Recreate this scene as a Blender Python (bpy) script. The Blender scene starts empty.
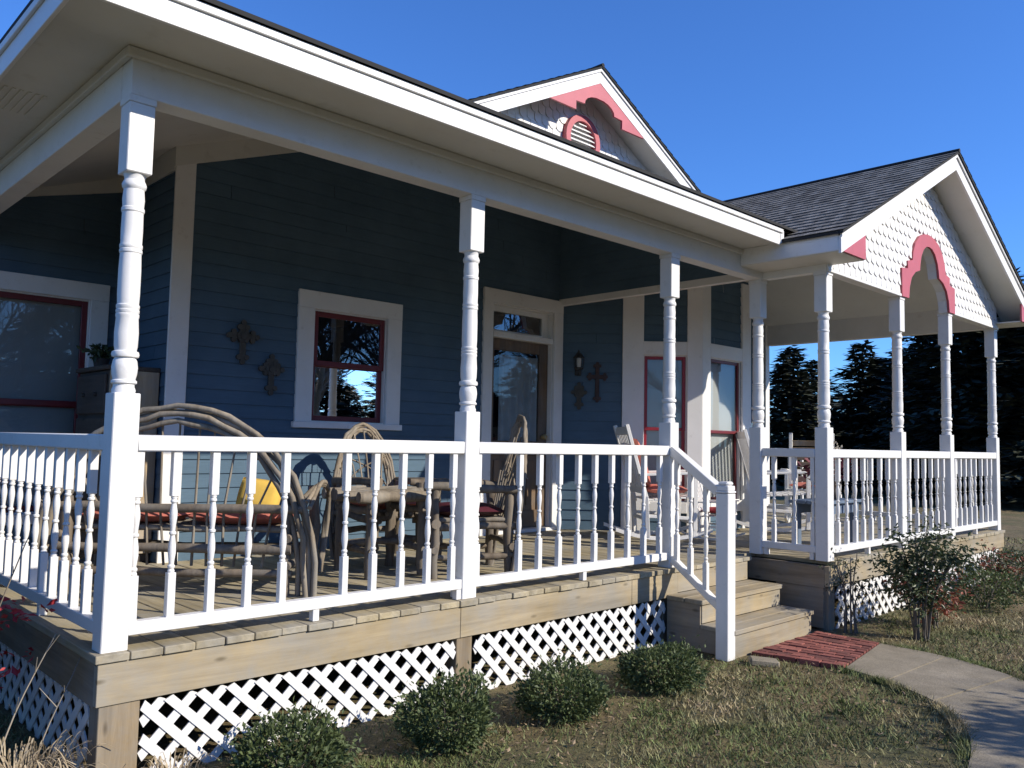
import bpy, bmesh, math, random
from mathutils import Vector, Matrix
random.seed(11)
DZ = 0.56                      # deck surface above the lawn (ground is z = 0)
scene = bpy.context.scene
COL = scene.collection
PI = math.pi
R = math.radians

# ------------------------------------------------------------------ materials
def mat(name):
    m = bpy.data.materials.new(name); m.use_nodes = True
    nt = m.node_tree
    return m, nt, nt.nodes['Principled BSDF']

def noise(nt, vec, scale, detail=4, rough=.55):
    n = nt.nodes.new('ShaderNodeTexNoise')
    n.inputs['Scale'].default_value = scale; n.inputs['Detail'].default_value = detail
    n.inputs['Roughness'].default_value = rough
    if vec is not None: nt.links.new(vec, n.inputs['Vector'])
    return n

def ramp(nt, fac, stops):
    r = nt.nodes.new('ShaderNodeValToRGB')
    while len(r.color_ramp.elements) < len(stops): r.color_ramp.elements.new(.5)
    for e, (p, c) in zip(r.color_ramp.elements, stops):
        e.position = p; e.color = (c[0], c[1], c[2], 1)
    nt.links.new(fac, r.inputs['Fac'])
    return r

def coords(nt, scale=(1, 1, 1), kind='Object'):
    tc = nt.nodes.new('ShaderNodeTexCoord'); mp = nt.nodes.new('ShaderNodeMapping')
    mp.inputs['Scale'].default_value = scale
    nt.links.new(tc.outputs[kind], mp.inputs['Vector'])
    return mp.outputs['Vector']

def bump(nt, b, height, strength=.3, dist=.01):
    bp = nt.nodes.new('ShaderNodeBump')
    bp.inputs['Strength'].default_value = strength; bp.inputs['Distance'].default_value = dist
    nt.links.new(height, bp.inputs['Height']); nt.links.new(bp.outputs['Normal'], b.inputs['Normal'])

def mix(nt, a, b, fac, mode='MULTIPLY'):
    m = nt.nodes.new('ShaderNodeMix'); m.data_type = 'RGBA'; m.blend_type = mode
    for s, v in ((m.inputs[6], a), (m.inputs[7], b)):
        if isinstance(v, (tuple, list)): s.default_value = (*v, 1)
        else: nt.links.new(v, s)
    if isinstance(fac, (int, float)): m.inputs[0].default_value = fac
    else: nt.links.new(fac, m.inputs[0])
    return m.outputs[2]

def paint(name, col, var=.10, rough=.45, scale=3, dirt=None, dirtamt=.35):
    m, nt, b = mat(name)
    v = coords(nt)
    n = noise(nt, v, scale, 6, .6)
    lo = tuple(c * (1 - var) for c in col)
    c = ramp(nt, n.outputs['Fac'], [(.3, lo), (.65, col)]).outputs['Color']
    if dirt:
        n2 = noise(nt, v, scale * 4.3, 8, .7)
        f = ramp(nt, n2.outputs['Fac'], [(.58, (0, 0, 0)), (.78, (dirtamt,) * 3)]).outputs['Color']
        c = mix(nt, c, dirt, f, 'MIX')
    nt.links.new(c, b.inputs['Base Color'])
    b.inputs['Roughness'].default_value = rough
    n3 = noise(nt, v, 60, 3)
    bump(nt, b, n3.outputs['Fac'], .12, .004)
    return m

def wood(name, c1, c2, axis, rough=.8, knots=True, island=.25):
    m, nt, b = mat(name)
    s = [22, 22, 22]; s[axis] = 1.3
    v = coords(nt, tuple(s))
    geo = nt.nodes.new('ShaderNodeNewGeometry')
    add = nt.nodes.new('ShaderNodeVectorMath'); add.operation = 'ADD'
    sc = nt.nodes.new('ShaderNodeVectorMath'); sc.operation = 'SCALE'
    sc.inputs[0].default_value = (37, 51, 23); nt.links.new(geo.outputs['Random Per Island'], sc.inputs['Scale'])
    nt.links.new(v, add.inputs[0]); nt.links.new(sc.outputs[0], add.inputs[1])
    n = noise(nt, add.outputs[0], 1.0, 7, .65)
    n.inputs['Distortion'].default_value = .6
    c = ramp(nt, n.outputs['Fac'], [(.3, c1), (.7, c2)]).outputs['Color']
    isl = ramp(nt, geo.outputs['Random Per Island'], [(0, (1 - island,) * 3), (1, (1 + island * .4,) * 3)]).outputs['Color']
    c = mix(nt, c, isl, 1.0)
    big = noise(nt, coords(nt), 2.3, 5, .6)
    c = mix(nt, c, ramp(nt, big.outputs['Fac'], [(.35, (.78, .77, .74)), (.7, (1.04, 1.02, 1))]).outputs['Color'], 1.0)
    gw = noise(nt, coords(nt, (1.7, 1.7, 1.7)), 1.0, 8, .72)
    c = mix(nt, c, tuple(sum(c2) / 3 * k for k in (.74, .73, .68)), ramp(nt, gw.outputs['Fac'], [(.42, (0, 0, 0)), (.62, (.62,) * 3)]).outputs['Color'], 'MIX')
    gs = noise(nt, add.outputs[0], .22, 6, .7)
    c = mix(nt, c, ramp(nt, gs.outputs['Fac'], [(.34, (.62, .60, .56)), (.5, (1, 1, 1))]).outputs['Color'], .8)
    if knots:
        vo = nt.nodes.new('ShaderNodeTexVoronoi'); vo.inputs['Scale'].default_value = 1.0
        ks = [9, 9, 9]; ks[axis] = 3.2
        nt.links.new(coords(nt, tuple(ks)), vo.inputs['Vector'])
        f = ramp(nt, vo.outputs['Distance'], [(.05, (.75,) * 3), (.13, (0, 0, 0))]).outputs['Color']
        c = mix(nt, c, tuple(x * .35 for x in c1), f, 'MIX')
    nt.links.new(c, b.inputs['Base Color']); b.inputs['Roughness'].default_value = rough
    bump(nt, b, n.outputs['Fac'], .35, .006)
    return m

def leaf(name, c1, c2, rough=.45, trans=.25, scale=6):
    m, nt, b = mat(name)
    geo = nt.nodes.new('ShaderNodeNewGeometry')
    c = ramp(nt, geo.outputs['Random Per Island'], [(0, c1), (1, c2)]).outputs['Color']
    nt.links.new(c, b.inputs['Base Color']); b.inputs['Roughness'].default_value = rough
    if trans:
        tr = nt.nodes.new('ShaderNodeBsdfTranslucent'); nt.links.new(c, tr.inputs['Color'])
        ms = nt.nodes.new('ShaderNodeMixShader'); ms.inputs[0].default_value = trans
        out = nt.nodes['Material Output']
        nt.links.new(b.outputs[0], ms.inputs[1]); nt.links.new(tr.outputs[0], ms.inputs[2])
        nt.links.new(ms.outputs[0], out.inputs['Surface'])
    return m

M = {}
M['white'] = paint('white_paint', (.73, .72, .70), .09, .48, 3, (.36, .33, .27), .42)
M['cream'] = paint('cream_paint', (.64, .625, .575), .10, .6, 1.6, (.36, .32, .25), .4)
M['red'] = paint('rose_red_paint', (.47, .10, .118), .15, .5, 4)
M['frame'] = paint('dark_red_paint', (.15, .018, .022), .2, .4, 5)
M['sunred'] = paint('sunlit_red_paint', (.30, .02, .03), .2, .4, 5)  # brighter copy of the sash red, sunlight put into the colour
M['iron'] = paint('dark_iron', (.035, .032, .030), .3, .5, 12)
M['rust'] = paint('rusty_iron', (.055, .026, .020), .4, .6, 18)
M['stone'] = paint('grey_cast_stone', (.085, .080, .068), .4, .85, 20)
M['deck'] = wood('deck_boards', (.27, .225, .135), (.50, .425, .275), 1)
M['rim'] = wood('rim_boards', (.30, .235, .135), (.46, .375, .235), 0, island=.15)
M['rimy'] = wood('rim_boards_side', (.22, .16, .10), (.36, .28, .18), 1, island=.15)
M['postwood'] = wood('pressure_treated_post', (.20, .14, .075), (.40, .31, .19), 2, island=.1)
M['log'] = wood('bark_log', (.10, .075, .055), (.29, .235, .175), 2, knots=False)
M['willow'] = wood('willow_rod', (.16, .125, .09), (.40, .335, .25), 2, knots=False, island=.35)
M['tan'] = wood('tan_cabinet_wood', (.38, .27, .155), (.55, .42, .26), 2)
M['brown'] = wood('brown_cabinet_wood', (.06, .042, .032), (.12, .09, .068), 1)
M['doorwood'] = wood('door_wood', (.11, .065, .035), (.24, .15, .08), 2, rough=.45, knots=False)
M['bark'] = wood('tree_bark', (.09, .07, .055), (.22, .18, .14), 2, knots=False)
M['cushion'] = paint('salmon_cushion', (.55, .17, .13), .25, .9, 9)
M['redcloth'] = paint('red_cloth', (.50, .05, .055), .25, .9, 9)
M['yellow'] = paint('yellow_cushion', (.66, .43, .08), .2, .9, 9)
M['bluewood'] = paint('blue_grey_paint', (.12, .17, .25), .3, .6, 5)
M['terracotta'] = paint('dark_pot', (.06, .045, .04), .2, .6, 6)
M['blind'] = paint('window_blind', (.62, .63, .62), .05, .7, 3)
M['curtain'] = paint('curtain_cloth', (.62, .61, .57), .2, .9, 6)
M['dark'] = paint('painted_dark_interior', (.02, .02, .022), .2, .9, 2)  # near-black: the darkness of unlit spaces is in the colour
M['screen'] = paint('window_shade', (.42, .45, .46), .12, .8, 2)
M['lampglass'] = paint('frosted_lamp_glass', (.55, .53, .48), .05, .2, 4)
M['brass'] = paint('dull_brass', (.30, .22, .10), .1, .35, 4)
M['boxwood'] = leaf('boxwood_leaf', (.036, .058, .017), (.125, .16, .058), .6)
M['nandina'] = leaf('nandina_leaf', (.020, .036, .014), (.075, .10, .04), .45)
M['nandred'] = leaf('red_leaf', (.16, .035, .022), (.30, .10, .05), .5)
M['redberry'] = leaf('scarlet_leaf', (.35, .02, .03), (.5, .06, .06), .5)
M['straw'] = leaf('dry_straw', (.30, .23, .14), (.55, .45, .30), .8)
M['dryleaf'] = leaf('fallen_leaf', (.13, .085, .05), (.36, .26, .155), .8, .1)
M['conifer'] = leaf('conifer_needles', (.006, .010, .005), (.042, .052, .028), .8, 0)
M['burgundy'] = leaf('burgundy_leaf', (.10, .02, .035), (.20, .05, .07), .5)
M['drywhite'] = leaf('dried_flower', (.5, .45, .36), (.75, .70, .6), .8)

def mk_siding():
    m, nt, b = mat('blue_lap_siding')
    v = coords(nt)
    n = noise(nt, v, 2.2, 6, .6)
    c = ramp(nt, n.outputs['Fac'], [(.3, (.066, .113, .160)), (.7, (.090, .147, .203))]).outputs['Color']
    n2 = noise(nt, coords(nt, (2, 2, 60)), 4, 5, .6)
    c = mix(nt, c, ramp(nt, n2.outputs['Fac'], [(.3, (.88,) * 3), (.7, (1.05,) * 3)]).outputs['Color'], 1.0)
    nt.links.new(c, b.inputs['Base Color']); b.inputs['Roughness'].default_value = .75; b.inputs['Specular IOR Level'].default_value = .25
    bump(nt, b, n2.outputs['Fac'], .12, .003)
    return m
M['siding'] = mk_siding()

def mk_shingle():
    m, nt, b = mat('asphalt_shingles')
    tc = nt.nodes.new('ShaderNodeTexCoord')
    br = nt.nodes.new('ShaderNodeTexBrick')
    br.inputs['Scale'].default_value = 1; br.inputs['Mortar Size'].default_value = .004
    br.inputs['Brick Width'].default_value = .16; br.inputs['Row Height'].default_value = .14
    br.inputs['Color1'].default_value = (.12, .112, .098, 1); br.inputs['Color2'].default_value = (.30, .28, .245, 1)
    br.inputs['Mortar'].default_value = (.02, .02, .02, 1); br.inputs['Bias'].default_value = -.1
    nt.links.new(tc.outputs['UV'], br.inputs['Vector'])
    n = noise(nt, tc.outputs['UV'], 9, 8, .8)
    c = mix(nt, br.outputs['Color'], ramp(nt, n.outputs['Fac'], [(.3, (.6,) * 3), (.7, (1.35,) * 3)]).outputs['Color'], 1.0)
    nt.links.new(c, b.inputs['Base Color']); b.inputs['Roughness'].default_value = .9
    g = noise(nt, tc.outputs['UV'], 220, 2)
    bump(nt, b, g.outputs['Fac'], .5, .004)
    return m
M['shingle'] = mk_shingle()

def mk_glass(name='window_glass', ior=2.0, tint=.78):
    m, nt, b = mat(name)
    out = nt.nodes['Material Output']
    nt.nodes.remove(b)
    tr = nt.nodes.new('ShaderNodeBsdfTransparent'); tr.inputs['Color'].default_value = (tint, tint + .02, tint + .02, 1)
    gl = nt.nodes.new('ShaderNodeBsdfGlossy'); gl.inputs['Roughness'].default_value = .012
    gl.inputs['Color'].default_value = (.92, .95, 1, 1)
    fr = nt.nodes.new('ShaderNodeFresnel'); fr.inputs['IOR'].default_value = ior
    n = noise(nt, coords(nt), 2.5, 2)
    bp = nt.nodes.new('ShaderNodeBump'); bp.inputs['Strength'].default_value = .012; bp.inputs['Distance'].default_value = .02
    nt.links.new(n.outputs['Fac'], bp.inputs['Height'])
    nt.links.new(bp.outputs['Normal'], gl.inputs['Normal'])
    ms = nt.nodes.new('ShaderNodeMixShader')
    nt.links.new(fr.outputs[0], ms.inputs[0]); nt.links.new(tr.outputs[0], ms.inputs[1]); nt.links.new(gl.outputs[0], ms.inputs[2])
    nt.links.new(ms.outputs[0], out.inputs['Surface'])
    return m
M['glass'] = mk_glass()
M['clearglass'] = mk_glass('thin_clear_glass', 1.55, .88)
M['shadeglass'] = mk_glass('storm_window_glass', 1.6, .92)

def mk_ground():
    m, nt, b = mat('winter_lawn_soil')
    v = coords(nt)
    n = noise(nt, v, .9, 8, .65); n2 = noise(nt, v, 7, 8, .7); n3 = noise(nt, v, 45, 6, .7)
    c1 = ramp(nt, n.outputs['Fac'], [(.36, (.20, .155, .095)), (.5, (.15, .13, .07)), (.66, (.085, .10, .04))]).outputs['Color']
    c2 = ramp(nt, n2.outputs['Fac'], [(.3, (.55, .52, .45)), (.7, (1.35, 1.28, 1.1))]).outputs['Color']
    c3 = ramp(nt, n3.outputs['Fac'], [(.3, (.6, .58, .5)), (.7, (1.3, 1.25, 1.15))]).outputs['Color']
    c = mix(nt, mix(nt, c1, c2, 1.0), c3, 1.0)
    nt.links.new(c, b.inputs['Base Color']); b.inputs['Roughness'].default_value = .95
    bump(nt, b, n3.outputs['Fac'], .8, .03)
    return m
M['ground'] = mk_ground()

def mk_concrete():
    m, nt, b = mat('old_concrete')
    v = coords(nt)
    n = noise(nt, v, 2.5, 8, .65); n2 = noise(nt, v, 90, 4, .7); n3 = noise(nt, v, 14, 6, .7)
    c = ramp(nt, n.outputs['Fac'], [(.3, (.185, .158, .112)), (.7, (.305, .262, .195))]).outputs['Color']
    c = mix(nt, c, ramp(nt, n2.outputs['Fac'], [(.3, (.7,) * 3), (.7, (1.2,) * 3)]).outputs['Color'], 1.0)
    c = mix(nt, c, ramp(nt, n3.outputs['Fac'], [(.3, (.85, .84, .8)), (.7, (1.08,) * 3)]).outputs['Color'], 1.0)
    nt.links.new(c, b.inputs['Base Color']); b.inputs['Roughness'].default_value = .9
    bump(nt, b, n2.outputs['Fac'], .5, .006)
    return m
M['concrete'] = mk_concrete()

def mk_brick():
    m, nt, b = mat('red_brick_paving')
    geo = nt.nodes.new('ShaderNodeNewGeometry')
    c = ramp(nt, geo.outputs['Random Per Island'], [(0, (.12, .040, .032)), (.5, (.215, .062, .047)), (1, (.31, .105, .08))]).outputs['Color']
    n = noise(nt, coords(nt), 40, 6, .7)
    c = mix(nt, c, ramp(nt, n.outputs['Fac'], [(.3, (.6,) * 3), (.7, (1.25,) * 3)]).outputs['Color'], 1.0)
    nt.links.new(c, b.inputs['Base Color']); b.inputs['Roughness'].default_value = .9
    bump(nt, b, n.outputs['Fac'], .5, .005)
    return m
M['brick'] = mk_brick()

def mk_grass():
    m, nt, b = mat('short_winter_grass')
    geo = nt.nodes.new('ShaderNodeNewGeometry')
    n = noise(nt, coords(nt), 1.1, 6, .65)
    g = ramp(nt, geo.outputs['Random Per Island'], [(0, (.072, .103, .026)), (1, (.20, .238, .078))]).outputs['Color']
    s = ramp(nt, geo.outputs['Random Per Island'], [(0, (.22, .17, .095)), (1, (.50, .41, .25))]).outputs['Color']
    f = ramp(nt, n.outputs['Fac'], [(.37, (0, 0, 0)), (.53, (1, 1, 1))]).outputs['Color']
    c = mix(nt, s, g, f, 'MIX')
    pn = noise(nt, coords(nt), 3.1, 5, .6)
    c = mix(nt, c, ramp(nt, pn.outputs['Fac'], [(.35, (.62, .60, .55)), (.62, (1.08, 1.06, 1))]).outputs['Color'], 1.0)
    nt.links.new(c, b.inputs['Base Color']); b.inputs['Roughness'].default_value = .7
    return m
M['grass'] = mk_grass()

# ------------------------------------------------------------------ mesh tools
class MB:
    def __init__(s): s.bm = bmesh.new()
    def box(s, x0, x1, y0, y1, z0, z1, bev=0, mtx=None):
        t = bmesh.new() if bev else s.bm
        vs = [t.verts.new((x, y, z)) for x in (x0, x1) for y in (y0, y1) for z in (z0, z1)]
        for f in ((0, 1, 3, 2), (4, 6, 7, 5), (0, 4, 5, 1), (2, 3, 7, 6), (0, 2, 6, 4), (1, 5, 7, 3)):
            t.faces.new([vs[i] for i in f])
        if mtx is not None:
            for v in vs: v.co = mtx @ v.co
        if bev:
            bmesh.ops.bevel(t, geom=t.edges[:], offset=bev, segments=1, affect='EDGES')
            s.merge(t)
        return s
    def merge(s, t):
        mp = {v: s.bm.verts.new(v.co) for v in t.verts}
        for f in t.faces: s.bm.faces.new([mp[v] for v in f.verts])
        t.free()
    def prism(s, poly, f0, f1):
        """poly: 2-D points; f0 and f1 turn a 2-D point into the two end positions"""
        a = [s.bm.verts.new(f0(*p)) for p in poly]; b = [s.bm.verts.new(f1(*p)) for p in poly]
        s.bm.faces.new(a[::-1]); s.bm.faces.new(b)
        n = len(poly)
        for i in range(n): s.bm.faces.new([a[i], a[(i + 1) % n], b[(i + 1) % n], b[i]])
        return s
    def py(s, poly, y0, y1): return s.prism(poly, lambda x, z: (x, y0, z), lambda x, z: (x, y1, z))
    def pz(s, poly, z0, z1): return s.prism(poly, lambda x, y: (x, y, z0), lambda x, y: (x, y, z1))
    def px(s, poly, x0, x1): return s.prism(poly, lambda y, z: (x0, y, z), lambda y, z: (x1, y, z))
    def slab(s, pts, th):
        """planar 3-D polygon thickened downwards by th"""
        a = [s.bm.verts.new(p) for p in pts]; b = [s.bm.verts.new((p[0], p[1], p[2] - th)) for p in pts]
        s.bm.faces.new(a); s.bm.faces.new(b[::-1]); n = len(pts)
        for i in range(n): s.bm.faces.new([a[i], b[i], b[(i + 1) % n], a[(i + 1) % n]])
        return s
    def lathe(s, prof, cx, cy, segs=20):
        rings = []
        for r, z in prof:
            rings.append([s.bm.verts.new((cx + r * math.cos(2 * PI * k / segs), cy + r * math.sin(2 * PI * k / segs), z)) for k in range(segs)])
        for a, b in zip(rings, rings[1:]):
            for k in range(segs): s.bm.faces.new([a[k], a[(k + 1) % segs], b[(k + 1) % segs], b[k]])
        s.bm.faces.new(rings[0][::-1]); s.bm.faces.new(rings[-1])
        return s
    def tube(s, pts, r0, r1=None, segs=7, wob=0):
        if r1 is None: r1 = r0
        pts = [Vector(p) for p in pts]; n = len(pts); rings = []
        d = (pts[1] - pts[0]).normalized()
        up = Vector((0, 0, 1)) if abs(d.z) < .9 else Vector((1, 0, 0))
        side = d.cross(up).normalized()
        for i, p in enumerate(pts):
            d = (pts[min(i + 1, n - 1)] - pts[max(i - 1, 0)])
            if d.length < 1e-9: d = Vector((0, 0, 1))
            d.normalize()
            side = (side - d * side.dot(d)).normalized(); o = d.cross(side)
            r = r0 + (r1 - r0) * i / max(1, n - 1)
            if wob: r *= 1 + random.uniform(-wob, wob)
            rings.append([s.bm.verts.new(p + (side * math.cos(2 * PI * k / segs) + o * math.sin(2 * PI * k / segs)) * r) for k in range(segs)])
        for a, b in zip(rings, rings[1:]):
            for k in range(segs): s.bm.faces.new([a[k], a[(k + 1) % segs], b[(k + 1) % segs], b[k]])
        s.bm.faces.new(rings[0][::-1]); s.bm.faces.new(rings[-1])
        return s
    def quad(s, *pts):
        return s.bm.faces.new([s.bm.verts.new(p) for p in pts])
    def build(s, name, m, parent=None, smooth=None, loc=None, normals=True):
        if normals: bmesh.ops.recalc_face_normals(s.bm, faces=s.bm.faces[:])
        me = bpy.data.meshes.new(name); s.bm.to_mesh(me); s.bm.free()
        me.materials.append(m)
        if smooth:
            me.polygons.foreach_set('use_smooth', [True] * len(me.polygons))
            me.set_sharp_from_angle(angle=R(smooth))
        o = bpy.data.objects.new(name, me); COL.objects.link(o)
        if parent is not None: o.parent = parent
        if loc is not None: o.location = loc
        return o

def raw(name, verts, faces, m, parent=None):
    me = bpy.data.meshes.new(name); me.from_pydata(verts, [], faces); me.materials.append(m); me.update()
    o = bpy.data.objects.new(name, me); COL.objects.link(o)
    if parent is not None: o.parent = parent
    return o

def empty(name, loc=(0, 0, 0), rz=0, parent=None):
    o = bpy.data.objects.new(name, None); COL.objects.link(o)
    o.location = loc; o.rotation_euler = (0, 0, rz); o.empty_display_size = .2
    if parent is not None: o.parent = parent
    return o

def tag(o, label, cat, group=None):
    o['label'] = label; o['category'] = cat
    if group: o['group'] = group
    return o

def dup(o, parent=None):
    c = o.copy(); COL.objects.link(c)
    if parent is not None: c.parent = parent
    for ch in list(o.children): dup(ch, c)
    return c

def curve(pts, n=8):
    """Catmull-Rom through pts"""
    P = [Vector(p) for p in pts]; P = [P[0] * 2 - P[1]] + P + [P[-1] * 2 - P[-2]]; out = []
    for i in range(1, len(P) - 2):
        for k in range(n):
            t = k / n; a, b, c, d = P[i - 1:i + 3]
            out.append(.5 * ((2 * b) + (c - a) * t + (2 * a - 5 * b + 4 * c - d) * t * t + (3 * b - a - 3 * c + d) * t ** 3))
    out.append(P[-2]); return out

# ------------------------------------------------------------------ key dimensions (deck surface z = 0)
W = .056
PX = [0, 2.014, 4.097, 5.455, 5.4845, 7.057, 8.390, 9.958]
YG = -.5985                     # front face of the gable porch posts
HB = 2.44                       # beam underside
YW = 2.45                       # main wall
RT, RB, BT, BB = .93, .857, .116, .060
S2 = math.sqrt(.5)
BV0 = (5.456, 2.465)            # bay bevel starts here and runs along (1,-1)
YB = 1.373                      # bay front
XB = 6.548                      # bay corner
XC = 7.55
YL = 3.55                       # left wing wall
XM = 1.13                       # main wall left corner
XR = 9.96

house = empty('blue_porch_house')
tag(house, 'blue clapboard house with a deep white railed porch, red trimmed gables and grey shingle roof', 'house')
def part(mb, name, m, parent=None, smooth=None):
    """part of the house (deck-relative z) or sub-part of such a part"""
    o = mb.build(name, m, house if parent is None else parent, smooth)
    if parent is None: o.location = (0, 0, DZ)
    return o

# ------------------------------------------------------------------ lap siding
def siding(mb, o, u, z0, z1, L, openings=(), exp=.108, th=.012, top=None):
    o = Vector((o[0], o[1], 0)); u = Vector((u[0], u[1], 0)).normalized()
    nrm = Vector((u.y, -u.x, 0))                       # outward
    def P(s, z, out): q = o + u * s + nrm * out; return (q.x, q.y, z)
    k0 = math.floor(z0 / exp)
    k = k0
    jr = random.Random(int(L * 1000)); joints = {}
    for q in range(k0, int(z1 / exp) + 1):
        sj = jr.uniform(.2, 3.4)
        while sj < L - .2: joints.setdefault(q, []).append((sj, sj + .0028, -9, 99)); sj += jr.uniform(2.4, 3.7)
    while k * exp < z1:
        a, b = max(k * exp, z0), min((k + 1) * exp, z1)
        cuts = sorted({a, b} | {z for op in openings for z in op[2:] if a < z < b})
        for za, zb in zip(cuts, cuts[1:]):
            iv = [(0, L)]
            for (s0, s1, q0, q1) in list(openings) + joints.get(k, []):
                if q0 < zb - 1e-4 and q1 > za + 1e-4:
                    nv = []
                    for (p, q) in iv:
                        if s1 <= p or s0 >= q: nv.append((p, q)); continue
                        if p < s0: nv.append((p, s0))
                        if q > s1: nv.append((s1, q))
                    iv = nv
            oa = th * (1 - (za - k * exp) / exp); ob = th * (1 - (zb - k * exp) / exp)
            for (p, q) in iv:
                mb.quad(P(p, za, oa), P(q, za, oa), P(q, zb, ob), P(p, zb, ob))
                if za == k * exp: mb.quad(P(p, za, 0), P(q, za, 0), P(q, za, oa), P(p, za, oa))
        k += 1

def board(mb, o, u, s0, s1, z0, z1, out0, out1, bev=.003):
    """board lying on a wall: o origin, u direction, s range, z range, out range"""
    u = Vector((u[0], u[1], 0)).normalized(); n = Vector((u.y, -u.x, 0))
    mtx = Matrix(((u.x, n.x, 0, o[0]), (u.y, n.y, 0, o[1]), (0, 0, 1, 0), (0, 0, 0, 1)))
    mb.box(s0, s1, out0, out1, z0, z1, bev, mtx)

def window(name, o, u, op, casing, sill=True, meet=None, backing='dark', framemat='frame', divs=(), sw=.045):
    """double-hung window in opening op=(s0,s1,z0,z1) on a wall; casing=(left,right,top,bottom) widths"""
    s0, s1, z0, z1 = op
    cl, cr, ct, cb = casing
    w = MB()
    if cl: board(w, o, u, s0 - cl, s0, z0, z1, 0, .030)
    if cr: board(w, o, u, s1, s1 + cr, z0, z1, 0, .030)
    if ct: board(w, o, u, s0 - cl, s1 + cr, z1, z1 + ct, 0, .032)
    if cb: board(w, o, u, s0 - cl - .02, s1 + cr + .02, z0 - cb, z0, 0, .045)
    # jamb liner
    board(w, o, u, s0, s0 + .012, z0, z1, -.09, .0, 0); board(w, o, u, s1 - .012, s1, z0, z1, -.09, 0, 0)
    board(w, o, u, s0 + .012, s1 - .012, z1 - .012, z1, -.09, 0, 0); board(w, o, u, s0 + .012, s1 - .012, z0, z0 + .012, -.09, 0, 0)
    root = part(w, name, M['white'])
    f = MB(); a, b, c, d = s0 + .0125, s1 - .0125, z0 + .0125, z1 - .0125
    zm = meet if meet else (c + d) / 2
    for (p, q, e, g, oo) in ((a, b, zm - .018, d, -.035), (a, b, c, zm + .018, -.062)):
        board(f, o, u, p, p + sw, e, g, oo, oo + .026); board(f, o, u, q - sw, q, e, g, oo, oo + .026)
        board(f, o, u, p + sw, q - sw, g - sw, g, oo, oo + .0255); board(f, o, u, p + sw, q - sw, e, e + sw, oo, oo + .0255)
    part(f, 'sash', M[framemat], root)
    uu = Vector((u[0], u[1], 0)).normalized(); n = Vector((uu.y, -uu.x, 0)); O = Vector((o[0], o[1], 0))
    def P(s, z, t): q = O + uu * s + n * t; return (q.x, q.y, z)
    g = MB(); g.quad(P(a + .02, zm, -.022), P(b - .02, zm, -.022), P(b - .02, d - .02, -.022), P(a + .02, d - .02, -.022))
    part(g, 'upper_pane', M['clearglass' if backing == 'blind' else 'shadeglass' if backing == 'shade' else 'glass'], root)
    g = MB(); g.quad(P(a + .02, c + .02, -.049), P(b - .02, c + .02, -.049), P(b - .02, zm, -.049), P(a + .02, zm, -.049))
    part(g, 'lower_pane', M['clearglass' if backing == 'blind' else 'shadeglass' if backing == 'shade' else 'glass'], root)
    if backing == 'blind':
        g = MB(); z = c
        while z < d:
            g.quad(P(a, z, -.074), P(b, z, -.074), P(b, z + .03, -.066), P(a, z + .03, -.066)); z += .0285
        part(g, 'blind', M['blind'], root)
    elif backing == 'shade':
        g = MB(); g.quad(P(a, c, -.08), P(b, c, -.08), P(b, d, -.08), P(a, d, -.08))
        part(g, 'shade', M['screen'], root)
    # near-black box whose colour stands in for the unlit room behind the glass
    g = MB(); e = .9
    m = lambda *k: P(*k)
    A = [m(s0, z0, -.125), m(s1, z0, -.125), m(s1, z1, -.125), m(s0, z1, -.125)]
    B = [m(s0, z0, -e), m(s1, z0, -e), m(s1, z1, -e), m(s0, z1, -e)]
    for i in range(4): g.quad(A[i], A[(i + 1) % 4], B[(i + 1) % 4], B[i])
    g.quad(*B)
    part(g, 'painted_dim_room', M['dark'], root)
    return root

# ------------------------------------------------------------------ walls
mb = MB()
mop = (2.335 - XM, 3.09 - XM, 1.07, 2.03); dop = (4.386 - XM, 5.30 - XM, .0, 2.36)
siding(mb, (XM, YW), (1, 0), -.02, 3.7, BV0[0] - XM + .02, [mop, dop])
part(mb, 'main_wall', M['siding'])
mb = MB(); siding(mb, (XM, YL), (0, -1), -.02, 3.4, YL - YW); part(mb, 'side_wall', M['siding'])
mb = MB()
siding(mb, (-3.2, YL), (1, 0), -.55, 3.6, XM + 3.2, [(-.55 + 3.2, .90 + 3.2, .30, 2.03)]); part(mb, 'wing_wall', M['siding'])
BL = (XB - BV0[0]) / S2
bw = ((6.10 - BV0[0]) / S2, (6.44 - BV0[0]) / S2, .32, 1.93)
mb = MB(); siding(mb, BV0, (1, -1), -.02, 2.9, BL, [bw]); part(mb, 'bay_side_wall', M['siding'])
fw = (6.71 - XB, 7.37 - XB, .32, 1.93)
mb = MB(); siding(mb, (XB, YB), (1, 0), -.02, 2.9, XC - XB, [fw]); part(mb, 'bay_front_wall', M['siding'])
mb = MB(); siding(mb, (XC, YB), (1, 1), -.02, 2.9, (YW - YB) / S2); siding(mb, (XC + YW - YB, YW), (1, 0), -.02, 2.80, XR - XC - YW + YB)
part(mb, 'far_wall', M['siding'])
mb = MB()
mb.box(XR - .02, XR + .0, YW + .0, 9, -.55, 3.4); mb.box(-3.2, XR, 8.96, 9, -.55, 3.4); mb.box(-3.24, -3.2, YL, 9, -.55, 3.4)
part(mb, 'rear_walls', M['siding'])
mb = MB()
k = 0
while 2.52 + k * .108 < 3.55:                       # clapboards cut to the slope of the rafters
    za, zb = 2.52 + k * .108, 2.52 + (k + 1) * .108; y0 = max(.12, (zb - 2.74) / .37)
    if y0 < YW - .02:
        mb.quad((5.388, y0, za), (5.388, YW, za), (5.40, YW, zb), (5.40, y0, zb)); mb.quad((5.388, y0, za), (5.388, YW, za), (5.40, YW, za), (5.40, y0, za))
    k += 1
part(mb, 'upper_porch_wall', M['siding'])

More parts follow.
